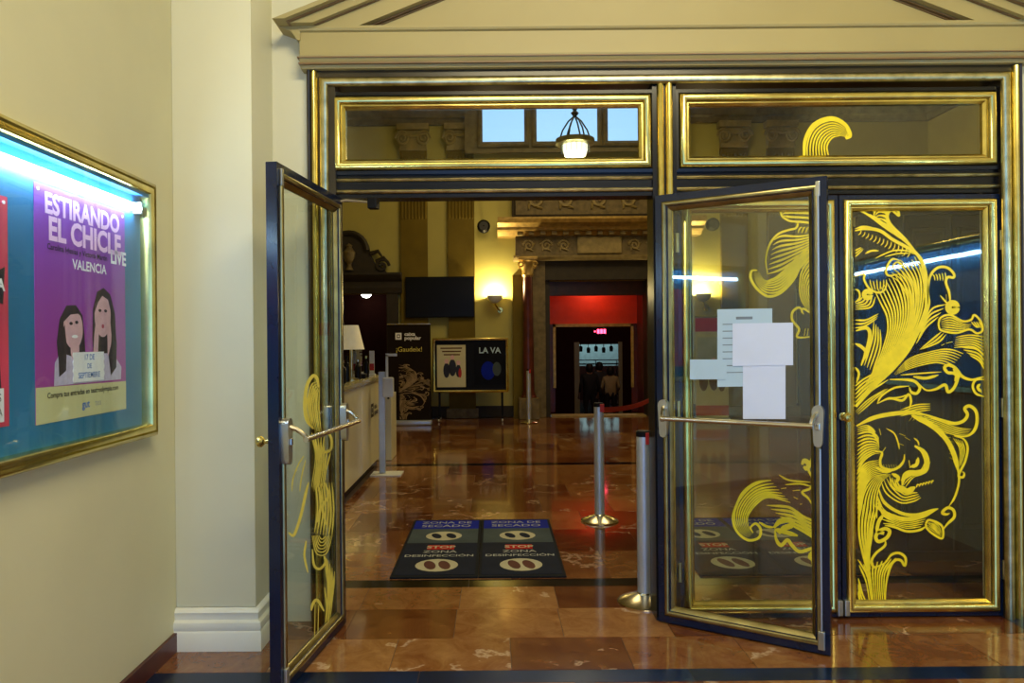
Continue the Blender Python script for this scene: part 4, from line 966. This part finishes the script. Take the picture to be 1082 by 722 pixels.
# ------------------------------------------------------------------ dark carved doorway(s) left and right on the far wall
def dark_door(xc, label):
    o = thing('carved_doorway', (xc, YB, 0), label, 'doorway', 'dark carved doorways on the far wall')
    for s in (-1, 1):
        MB().box(*sorted((xc + s * .70, xc + s * .92)), YB - .10, YB, 0, 2.42, .01).build('jamb', 'dark_wood', o)
    MB().sweep([(0, 2.40), (.12, 2.40), (.14, 2.5), (.14, 2.62), (.22, 2.68), (.28, 2.74), (.28, 2.78), (0, 2.78)], xc - 1.0, xc + 1.0, lambda p_, a, c: (p_, YB - a, c)).build('entablature', 'dark_wood', o)
    pts = [(-.72, 2.78), (.72, 2.78), (.62, 2.9), (.48, 2.98), (.40, 3.14), (.36, 3.32), (.25, 3.48), (0, 3.58), (-.25, 3.48), (-.36, 3.32), (-.40, 3.14), (-.48, 2.98), (-.62, 2.9)]
    MB().prism([(xc + a, c) for a, c in pts], lambda u, v, n: (u, YB - n, v), 0, .10).build('crest', 'dark_wood', o)
    b = MB()
    b.tube([(xc + .34 * math.cos(a), YB - .12, 3.22 + .34 * math.sin(a)) for a in [PI * i / 12 for i in range(13)]], .05, 6)
    for s in (-1, 1):
        b.tube([(xc + s * (.62 + .14 * (1 - i / 18) * math.cos(i * .6)), YB - .11, 2.92 + .14 * (1 - i / 18) * math.sin(i * .6)) for i in range(16)], .032, 5)
        b.tube([(xc + s * .40, YB - .1, 3.15), (xc + s * .55, YB - .1, 3.2), (xc + s * .62, YB - .1, 3.1)], [.05, .04, .02], 5)
        b.tube([(xc + s * .5, YB - .1, 3.0), (xc + s * .66, YB - .1, 3.08), (xc + s * .74, YB - .1, 3.0)], [.04, .035, .015], 5)
    b.build('scrollwork', 'dark_wood', o, smooth=True)
    MB().lathe([(0, 2.84), (.08, 2.84), (.05, 2.90), (.04, 2.95), (.11, 3.08), (.12, 3.18), (.07, 3.24), (.05, 3.28), (.07, 3.31), (0, 3.36)], (xc, YB - .12, 0), 12).build('urn', 'hall_stone', o, smooth=True)
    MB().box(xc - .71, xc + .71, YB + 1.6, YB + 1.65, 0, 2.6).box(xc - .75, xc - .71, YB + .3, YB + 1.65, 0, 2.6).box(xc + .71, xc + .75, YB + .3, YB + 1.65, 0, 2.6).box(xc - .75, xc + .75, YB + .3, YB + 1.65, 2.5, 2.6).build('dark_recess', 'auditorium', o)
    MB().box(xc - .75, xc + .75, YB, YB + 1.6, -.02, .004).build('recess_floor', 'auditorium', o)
    return o
dark_door(-2.73, 'dark carved doorway with arched crest left of the television')
dark_door(2 * PC + 2.73, 'dark carved doorway at the right end of the far wall')
dl = thing('dome_lamp', (-2.62, YB + 1.1, 2.38), 'small round white ceiling lamp inside the dark doorway', 'lamp')
MB().lathe([(0, 2.38), (.06, 2.39), (.10, 2.43), (.11, 2.47)], (-2.62, YB + 1.1, 0), 16).build('diffuser', 'dome_lamp', dl, smooth=True)
MB().lathe([(0, 2.47), (.13, 2.47), (.13, 2.5), (0, 2.5)], (-2.62, YB + 1.1, 0), 16).build('lamp_base', 'plastic_white', dl, smooth=True)

# ------------------------------------------------------------------ things on the far wall
tv = thing('television', (-1.0, YB - .12, 1.92), 'large black switched-off television on the far wall', 'television')
MB().box(-1.66, -.35, YB - .16, YB - .115, 1.925, 2.70, .006).build('case', 'plastic_black', tv)
MB().box(-1.645, -.365, YB - .163, YB - .159, 1.945, 2.685).build('screen', 'dark_glass', tv)
MB().box(-1.2, -.8, YB - .116, YB - .085, 2.1, 2.5).build('wall_mount', 'plastic_black', tv)
def sconce(x, label):
    z = 2.18; o = thing('wall_sconce', (x, YB, z - .2), label, 'wall lamp', 'wall sconces beside the portal')
    MB().lathe([(.03, 0), (.09, .03), (.135, .09), (.15, .15), (.143, .15), (.128, .09), (.085, .036), (.0, .012)], (x, YB - .19, z), 18).build('bowl', 'plastic_white', o, smooth=True)
    MB().tube([(x + .10, YB, z - .12), (x + .10, YB - .08, z - .14), (x + .05, YB - .16, z - .09), (x, YB - .19, z)], .016, 8).build('arm', 'brass', o, smooth=True)
    MB().lathe([(0, -.02), (.05, -.02), (.06, 0)], (x + .10, YB - .0, z - .12), 14, axis='y').build('wall_plate', 'brass', o, smooth=True)
    MB().lathe([(0, 0), (.03, .03), (.035, .07), (0, .11)], (x, YB - .19, z + .03), 10).build('bulb', 'bulb', o, smooth=True)
    point('sconce_light', (x, YB - .16, z + .17), 75, (1.0, .80, .38), .04)
sconce(.04, 'glowing wall sconce between the television and the portal')
sconce(2 * PC - .04, 'glowing wall sconce right of the portal, seen through glass')
def speaker(x, label):
    z = 3.65; o = thing('wall_speaker', (x, YB, z - .13), label, 'speaker', 'small black speakers beside the portal')
    MB().lathe([(0, -.16), (.07, -.155), (.125, -.10), (.125, -.02), (.08, 0)], (x, YB - .08, z), 16, axis='y').build('housing', 'plastic_black', o, smooth=True)
    MB().lathe([(0, -.004), (.085, -.004), (.088, 0)], (x, YB - .235, z), 14, axis='y').build('grille', 'cloth_grey', o, smooth=True)
    MB().box(x - .02, x + .02, YB - .1, YB, z - .02, z + .02).build('bracket', 'plastic_black', o)
speaker(-.16, 'small black wall speaker left of the portal cornice'); speaker(2 * PC + .16, 'small black wall speaker right of the portal, seen through glass')

# pendant lantern
pd = thing('pendant_lantern', (1.02, 5.1, 3.670), 'pendant lantern with glass bowl seen through the left transom window', 'lamp')
lx, ly = 1.02, 5.1
MB().tube([(lx, ly, 4.240), (lx, ly, HZ)], .012, 6).build('chain', 'plastic_black', pd)
MB().lathe([(0, 4.190), (.03, 4.210), (.05, 4.240), (.02, 4.270), (.04, 4.300), (0, 4.330)], (lx, ly, 0), 10).build('finial', 'plastic_black', pd, smooth=True)
for i in range(6):
    a = 2 * PI * i / 6; MB().tube([(lx, ly, 4.210), (lx + .08 * math.cos(a), ly + .08 * math.sin(a), 4.140), (lx + .15 * math.cos(a), ly + .15 * math.sin(a), 4.030), (lx + .19 * math.cos(a), ly + .19 * math.sin(a), 3.910)], .010, 5).build('arm', 'plastic_black', pd, smooth=True)
MB().lathe([(.20, 3.850), (.235, 3.860), (.24, 3.890), (.235, 3.920), (.20, 3.920)], (lx, ly, 0), 24).build('ring', 'brass_aged', pd, smooth=True)
MB().lathe([(.15, 3.880), (.15, 3.790), (.13, 3.720), (.08, 3.690), (0, 3.680)], (lx, ly, 0), 20).build('glass_bowl', 'lantern_glass', pd, smooth=True)
for i in range(16):
    a = 2 * PI * i / 16; MB().tube([(lx + .17 * math.cos(a), ly + .17 * math.sin(a), 3.860), (lx + .166 * math.cos(a), ly + .166 * math.sin(a), 3.750)], [.016, .006], 5).build('glass_drop', 'plexi', pd, smooth=True)
point('lantern_light', (lx, ly, 3.590), 22, (1.0, .82, .45), .12)

# ------------------------------------------------------------------ reception counter and what stands on it
cxf, cy0, cy1 = -1.36, 1.2, 5.0
ct = thing('reception_counter', (-1.75, 3.1, 0), 'long cream reception counter along the left of the foyer', 'counter')
MB().box(-2.1, cxf - .05, cy0 + .02, cy1 - .02, 0, .10).build('toe_kick', 'black_paint', ct)
for i in range(3):
    y0 = cy0 + i * (cy1 - cy0) / 3; y1 = y0 + (cy1 - cy0) / 3 - .012
    MB().box(-2.1, cxf, y0, y1, .10, 1.03, .005).build('front_panel', 'counter_cream', ct)
MB().box(-2.15, cxf + .03, cy0 - .02, cy1 + .02, 1.03, 1.075, .008).build('counter_top', 'counter_top', ct)
MB().box(-2.0, -1.27, 5.25, 5.72, 0, .82, .006).build('end_cabinet', 'counter_cream', ct)
cfn = lambda u, v, n: (cxf + .001 + n, u, v)
text('lettering', 'caixa', 4.50, .735, .085, cfn, 'print_black', ct, 'LEFT', 1., .002); text('lettering', 'popular', 4.50, .665, .085, cfn, 'print_black', ct, 'LEFT', 1., .002)
MB().mould(4.28, .63, 4.45, .78, [(0, .0008), (.035, .0008)], cfn).prism(ell(4.365, .705, .03, .03, 10), cfn, 0, .0012).build('printed_emblem', 'print_black', ct, recalc=False)
CT = 1.076
tl = thing('table_lamp', (-1.47, 3.75, CT), 'table lamp with cream conical shade on the reception counter', 'lamp')
MB().lathe([(0, CT), (.08, CT), (.08, CT + .015), (.02, CT + .03), (.016, CT + .36), (0, CT + .36)], (-1.47, 3.75, 0), 14).build('base', 'brass_aged', tl, smooth=True)
MB().lathe([(.135, CT + .32), (.075, CT + .57), (.071, CT + .57), (.13, CT + .32)], (-1.47, 3.75, 0), 24).build('lamp_shade', 'shade_cloth', tl, smooth=True)
ps = thing('plexiglass_screen', (-1.52, 4.15, CT), 'clear plastic counter screen behind the table lamp', 'screen')
MB().box(-1.54, -1.535, 3.9, 4.75, CT + .005, CT + .42).build('pane', 'plexi', ps)
for y in (4.0, 4.65): MB().box(-1.60, -1.47, y - .01, y + .01, CT, CT + .05, .003).build('foot', 'plastic_white', ps)
def bottle(x, y, h, r, mat, cap, label):
    o = thing('bottle', (x, y, CT), label, 'bottle', 'bottles on the counter')
    MB().lathe([(0, CT), (r, CT), (r, CT + h * .6), (r * .85, CT + h * .68), (r * .35, CT + h * .76), (r * .35, CT + h * .88), (0, CT + h * .88)], (x, y, 0), 12).build('flask', mat, o, smooth=True)
    MB().lathe([(0, CT + h * .88), (r * .42, CT + h * .88), (r * .42, CT + h), (0, CT + h)], (x, y, 0), 10).build('cap', cap, o, smooth=True)
bottle(-1.45, 3.20, .22, .035, 'dark_glass', 'plastic_white', 'dark bottle with white cap nearest on the counter')
bottle(-1.46, 3.45, .26, .03, 'dark_glass', 'plastic_black', 'dark slim bottle beside the table lamp')
bottle(-1.44, 3.95, .21, .035, 'dark_glass', 'chrome', 'squat dark bottle with metal cap on the counter')
bottle(-1.42, 4.35, .24, .03, 'dark_glass', 'brass', 'dark bottle with brass cap before the plastic screen')
cr = thing('card_terminal', (-1.42, 4.15, CT), 'small black card terminal on the counter', 'terminal')
MB().box(-1.465, -1.385, 4.09, 4.23, CT, CT + .05, .01).build('body', 'plastic_black', cr); MB().box(-1.45, -1.40, 4.105, 4.15, CT + .05, CT + .053).build('display', 'plastic_white', cr)
lf = thing('leaflet_holder', (-1.43, 4.8, CT), 'white and red upright leaflet holder at the counter end', 'holder')
MB().box(-1.47, -1.39, 4.76, 4.84, CT, CT + .02, .004).build('foot', 'plastic_white', lf); MB().box(-1.46, -1.40, 4.795, 4.805, CT + .015, CT + .29, .003).build('card', 'plastic_white', lf); MB().box(-1.455, -1.405, 4.79, 4.796, CT + .06, CT + .14).build('red_print', 'belt_red', lf)
# hand sanitiser stand
hx, hy = -1.20, 4.3
hs = thing('sanitiser_stand', (hx, hy, 0), 'grey hand sanitiser stand with white dispenser beside the counter', 'sanitiser stand')
MB().box(hx - .16, hx + .18, hy - .14, hy + .14, 0, .012, .004).build('base_plate', 'plastic_white', hs)
MB().box(hx - .075, hx - .005, hy - .02, hy + .02, .012, 1.14, .006).build('post', 'steel', hs)
MB().box(hx - .02, hx + .10, hy - .10, hy - .02, .86, 1.08, .02).build('dispenser', 'plastic_white', hs)
MB().box(hx + .005, hx + .03, hy - .015, hy + .015, 1.08, 1.33).box(hx + .005, hx + .13, hy - .015, hy + .015, 1.31, 1.34).build('bracket_arm', 'plastic_white', hs)
MB().lathe([(0, .84), (.012, .84), (.012, .87), (0, .87)], (hx + .04, hy - .06, 0), 8).build('nozzle', 'plastic_black', hs, smooth=True)

# ------------------------------------------------------------------ roll-up banner
by = 9.1
bn = thing('rollup_banner', (-1.48, by, 0), 'dark brown roll-up banner with golden scroll and white bank lettering', 'banner')
bx0, bx1 = -1.86, -1.10
bfn = lambda u, v, n: (u, by - n, v)
MB().box(bx0 - .01, bx1 + .01, by - .09, by + .09, 0, .085, .02).build('base', 'steel', bn, smooth=True)
MB().box(bx0, bx1, by - .002, by + .002, .085, 1.775).build('sheet', 'banner_brown', bn)
MB().box(bx0 - .005, bx1 + .005, by - .012, by + .012, 1.765, 1.79, .004).build('top_rail', 'chrome', bn)
MB().tube([(-1.48, by + .02, .05), (-1.48, by + .02, 1.76)], .009, 6).build('support_pole', 'steel', bn)
text('lettering', 'caixa', -1.56, 1.60, .085, bfn, 'print_white', bn, 'LEFT', 1.1, .003, .004); text('lettering', 'popular', -1.56, 1.53, .085, bfn, 'print_white', bn, 'LEFT', 1.1, .003, .004)
MB().mould(-1.72, 1.505, -1.61, 1.625, [(0, .004), (.028, .004)], bfn).prism(ell(-1.665, 1.565, .02, .02, 8), bfn, .003, .0042).build('printed_emblem', 'print_white', bn, recalc=False)
text('lettering', '¡Gaudeix!', -1.48, 1.33, .12, bfn, 'pale_gold_paint', bn, 'CENTER', 1., 0, .004)
b = MB()
def bq(x, y): return bfn(bx0 + (x - 255) / 190 * .76, 1.775 - (y - 50) / 430 * 1.69, .004)
def bq(x, y): return bfn(-1.74 + x / 950 * .64, 1.10 - y / 2600 * 1.0, .004)
for kd, A_, B2, n_, w_ in REC:
    if kd == 's': ribbon(b, A_, w_ * 1.3, bq, .4)
    else: fan(b, A_, B2, n_, w_, bq)
b.build('printed_scroll', 'banner_gold', bn, recalc=False)

# ------------------------------------------------------------------ poster stands on legs
def poster_stand(xc, label, flip):
    yb = 9.75; x0, x1, z0, z1 = xc - .70, xc + .70, .52, 1.53
    f = lambda u, v, n: (u, yb - n, v)
    o = thing('poster_stand', (xc, yb, 0), label, 'poster stand', 'poster stands before the far wall')
    MB().box(x0 + .02, x1 - .02, yb - .0, yb + .03, z0 + .02, z1 - .02).build('backboard', 'plastic_black', o)
    MB().mould(x0, z0, x1, z1, [(0, 0), (0, .04), (.02, .05), (.045, .04), (.05, 0)], f).build('brass_frame', 'brass', o, smooth=True, recalc=False)
    for x in (x0 + .12, x1 - .12):
        lg = MB().box(x - .02, x + .02, yb, yb + .04, .06, z0 + .05).box(x - .02, x + .02, yb - .22, yb + .26, .05, .08).build('leg', 'plastic_black', o)
        for yy in (yb - .2, yb + .24): MB().lathe([(0, -.012), (.025, -.012), (.025, .012), (0, .012)], (x, yy, .026), 10, axis='x').build('castor', 'plastic_white', lg, smooth=True)
    def pl(xa, xb, za, zb, mat, nm): return MB().prism([(xa, za), (xb, za), (xb, zb), (xa, zb)], f, .001, .006).build(nm, mat, o)
    sg = -1 if flip else 1
    a0, a1 = sorted((xc - sg * .62, xc - sg * .09)); c0, c1 = sorted((xc + sg * .07, xc + sg * .64))
    s1 = pl(a0, a1, .62, 1.40, 'sign_cream', 'pale_poster'); s2 = pl(c0, c1, .66, 1.42, 'sign_dark', 'dark_poster')
    am, cm = (a0 + a1) / 2, (c0 + c1) / 2
    for (dx, dz, r1, r2) in ((-.09, .93, .06, .14), (.02, .98, .07, .16), (.13, .92, .05, .12)):
        poly(ell(am + dx, dz, r1, r2, 14), f, .0068).build('printed_figure', 'print_black', s1, recalc=False)
        poly(ell(am + dx, dz + r2 + .03, .04, .045, 12), f, .0069).build('printed_head', 'print_skin', s1, recalc=False)
    poly(ell(am + .16, .88, .03, .09, 12), f, .0072).build('printed_dress', 'belt_red', s1, recalc=False)
    for i, z in enumerate((1.34, 1.28, 1.22)): MB().box(am - .2 + .03 * i, am + .2 - .02 * i, yb - .0066, yb - .006, z - .012, z + .012).build('printed_title', 'mat_brown', s1)
    if not flip: text('lettering', 'LA VA', cm, 1.29, .15, f, 'paper_blue', s2, 'CENTER', 1., .003, .007)
    poly(ell(cm - .03, .92, .13, .17, 16), f, .0066).build('printed_figure', 'mat_blue', s2, recalc=False); poly(ell(cm + .13, .95, .08, .13, 16), f, .0067).build('printed_figure', 'mat_grey', s2, recalc=False)
poster_stand(-.42, 'brass framed poster stand with a pale and a dark poster under the television', False)
rx0, rx1, ry = 3.56, 4.14, 9.1
b2n = thing('rollup_banner', (3.85, ry, 0), 'roll-up banner with red header seen through the open right door glass', 'banner')
rfn = lambda u, v, n: (u, ry - n, v)
MB().box(rx0 - .01, rx1 + .01, ry - .09, ry + .09, 0, .085, .02).build('base', 'steel', b2n, smooth=True)
MB().box(rx0, rx1, ry - .002, ry + .002, .085, 1.86).build('sheet', 'mat_cream', b2n)
MB().box(rx0 - .005, rx1 + .005, ry - .012, ry + .012, 1.85, 1.875, .004).build('top_rail', 'chrome', b2n)
MB().tube([(3.85, ry + .02, .05), (3.85, ry + .02, 1.85)], .009, 6).build('support_pole', 'steel', b2n)
poly([(rx0, 1.60), (rx1, 1.60), (rx1, 1.84), (rx0, 1.84)], rfn, .003).build('printed_header', 'mat_red', b2n, recalc=False)
poly([(rx0, .12), (rx1, .12), (rx1, .30), (rx0, .30)], rfn, .003).build('printed_footer', 'mat_red', b2n, recalc=False)
for cx_, cz_, a_, c_ in ((3.70, .75, .08, .2), (3.88, .8, .09, .24), (4.02, .72, .07, .18)):
    poly(ell(cx_, cz_, a_, c_, 16), rfn, .0035).build('printed_figure', 'mat_brown', b2n, recalc=False); poly(ell(cx_, cz_ + c_ + .04, .05, .06, 14), rfn, .004).build('printed_head', 'print_skin', b2n, recalc=False)
poly([(rx0 + .04, 1.1), (rx1 - .04, 1.1), (rx1 - .04, 1.5), (rx0 + .04, 1.5)], rfn, .003).build('printed_picture', 'mat_print', b2n, recalc=False)

# ------------------------------------------------------------------ belt stanchions
def stanchion(x, y, label, belt=True):
    o = thing('belt_stanchion', (x, y, 0), label, 'stanchion', 'belt stanchions')
    MB().lathe([(0, 0), (.150, 0), (.152, .008), (.14, .016), (.09, .036), (.045, .052), (.041, .06), (0, .06)], (x, y, 0), 28).build('base', 'chrome', o, smooth=True)
    MB().lathe([(0, .05), (.040, .05), (.040, .93), (0, .93)], (x, y, 0), 20).build('post', 'steel', o, smooth=True)
    h = MB().lathe([(0, .93), (.041, .93), (.042, .955), (.036, .962), (0, .963)], (x, y, 0), 20).build('head', 'plastic_black', o, smooth=True)
    MB().box(x + .004, x + .038, y - .050, y - .022, .89, .955, .003).build('belt_cassette', 'belt_red', h)
    return o
stanchion(.838, .24, 'nearest grey belt stanchion standing beside the open right door')
stanchion(.854, 2.1, 'grey belt stanchion in the middle of the marble floor')
stanchion(.63, 9.3, 'distant slim stanchion near the far portal')
stanchion(1.86, 4.1, 'belt stanchion behind the door frame, holding the far end of red belt')
p0, p1 = Vector((.90, 2.13, .90)), Vector((1.83, 4.07, .90)); pts = [p0.lerp(p1, i / 12) - Vector((0, 0, .05 * math.sin(PI * i / 12))) for i in range(13)]
b = MB(); vs = []
for q_ in pts:
    for dx, dz in ((-.001, -.022), (.001, -.022), (.001, .022), (-.001, .022)): vs.append(q_ + Vector((dx, 0, dz)))
b.add(vs, [(4 * i + k, 4 * i + (k + 1) % 4, 4 * i + 4 + (k + 1) % 4, 4 * i + 4 + k) for i in range(12) for k in range(4)])
setprops(b.build('red_belt', 'belt_red'), 'red retractable belt stretched between two grey stanchions', 'belt')

# ------------------------------------------------------------------ disinfection mats
def floor_mat(x0, label):
    wd, y0, y1 = .549, .675, 2.14; zt = .012
    o = thing('floor_mat', (x0 + wd / 2, y0, 0), label, 'mat', 'disinfection mats inside the door')
    fn = lambda u, v, n: (u, v, zt + n)
    MB().box(x0, x0 + wd, y0, y1, 0, zt, .004).build('rubber_base', 'mat_rubber', o)
    def pt(a, b_, c, d_, mat, nm, n): MB().prism([(a, c), (b_, c), (b_, d_), (a, d_)], fn, .0, n).build(nm, mat, o)
    a, e = x0 + .02, x0 + wd - .02; mx = (a + e) / 2
    pt(a, e, y0 + .04, 1.44, 'mat_navy', 'wet_zone', .002); pt(a, e, 1.44, 1.84, 'mat_grey', 'dry_zone', .002); pt(a, e, 1.84, 2.10, 'mat_blue', 'blue_header', .002)
    text('lettering', 'ZONA DE', mx, 2.03, .085, fn, 'mat_print', o, 'CENTER', 1.05, .001, .0026); text('lettering', 'SECADO', mx, 1.925, .095, fn, 'mat_print', o, 'CENTER', 1.05, .001, .0026)
    poly(ell(mx, 1.63, .135, .125), fn, .0026).build('round_emblem', 'mat_cream', o, recalc=False)
    for dx in (-.055, .055): poly(ell(mx + dx, 1.63, .035, .075, 14, .3), fn, .0030).build('shoe_print', 'mat_navy', o, recalc=False)
    pt(mx - .095, mx + .095, 1.27, 1.38, 'mat_red', 'stop_sign', .003)
    text('lettering', 'STOP', mx, 1.325, .085, fn, 'mat_cream', o, 'CENTER', 1., .002, .0036)
    text('lettering', 'ZONA', mx, 1.215, .08, fn, 'mat_print', o, 'CENTER', 1., .001, .0026); text('lettering', 'DESINFECCIÓN', mx, 1.12, .068, fn, 'mat_print', o, 'CENTER', 1., .001, .0026)
    poly(ell(mx, .91, .140, .135), fn, .0026).build('round_emblem', 'mat_cream', o, recalc=False)
    for dx in (-.045, .05): poly(ell(mx + dx, .91, .038, .095, 14, .2), fn, .0030).build('shoe_print', 'mat_brown', o, recalc=False)
floor_mat(-.655, 'left disinfection floor mat with stop sign and blue header')
floor_mat(-.105, 'right disinfection floor mat with stop sign, nearer the stanchion')
floor_mat(1.275, 'disinfection mat behind the closed glass door, next to the mullion')
floor_mat(1.825, 'disinfection mat behind the closed glass doors, rightmost of all mats')
# dark partition behind the far right leaf
sp = thing('partition_screen', (2.75, .95, 0), 'dark wooden partition standing behind the far right glass door', 'partition')
for i, (xa, xb) in enumerate(((2.42, 2.72), (2.73, 3.03), (3.04, 3.34))):
    q_ = MB().box(xa, xb, .98, 1.02, .06, 2.28, .004).build('panel', 'dark_wood', sp)
    MB().mould(xa + .03, .2, xb - .03, 2.2, [(0, 0), (.01, .012), (.03, .012), (.04, 0)], lambda u, v, n: (u, .98 - n, v)).build('panel_moulding', 'dark_wood', q_, recalc=False)
MB().box(2.40, 3.36, .95, 1.05, 0, .06, .004).build('base_rail', 'dark_wood', sp); MB().box(2.40, 3.36, .95, 1.05, 2.28, 2.34, .004).build('top_rail', 'dark_wood', sp)
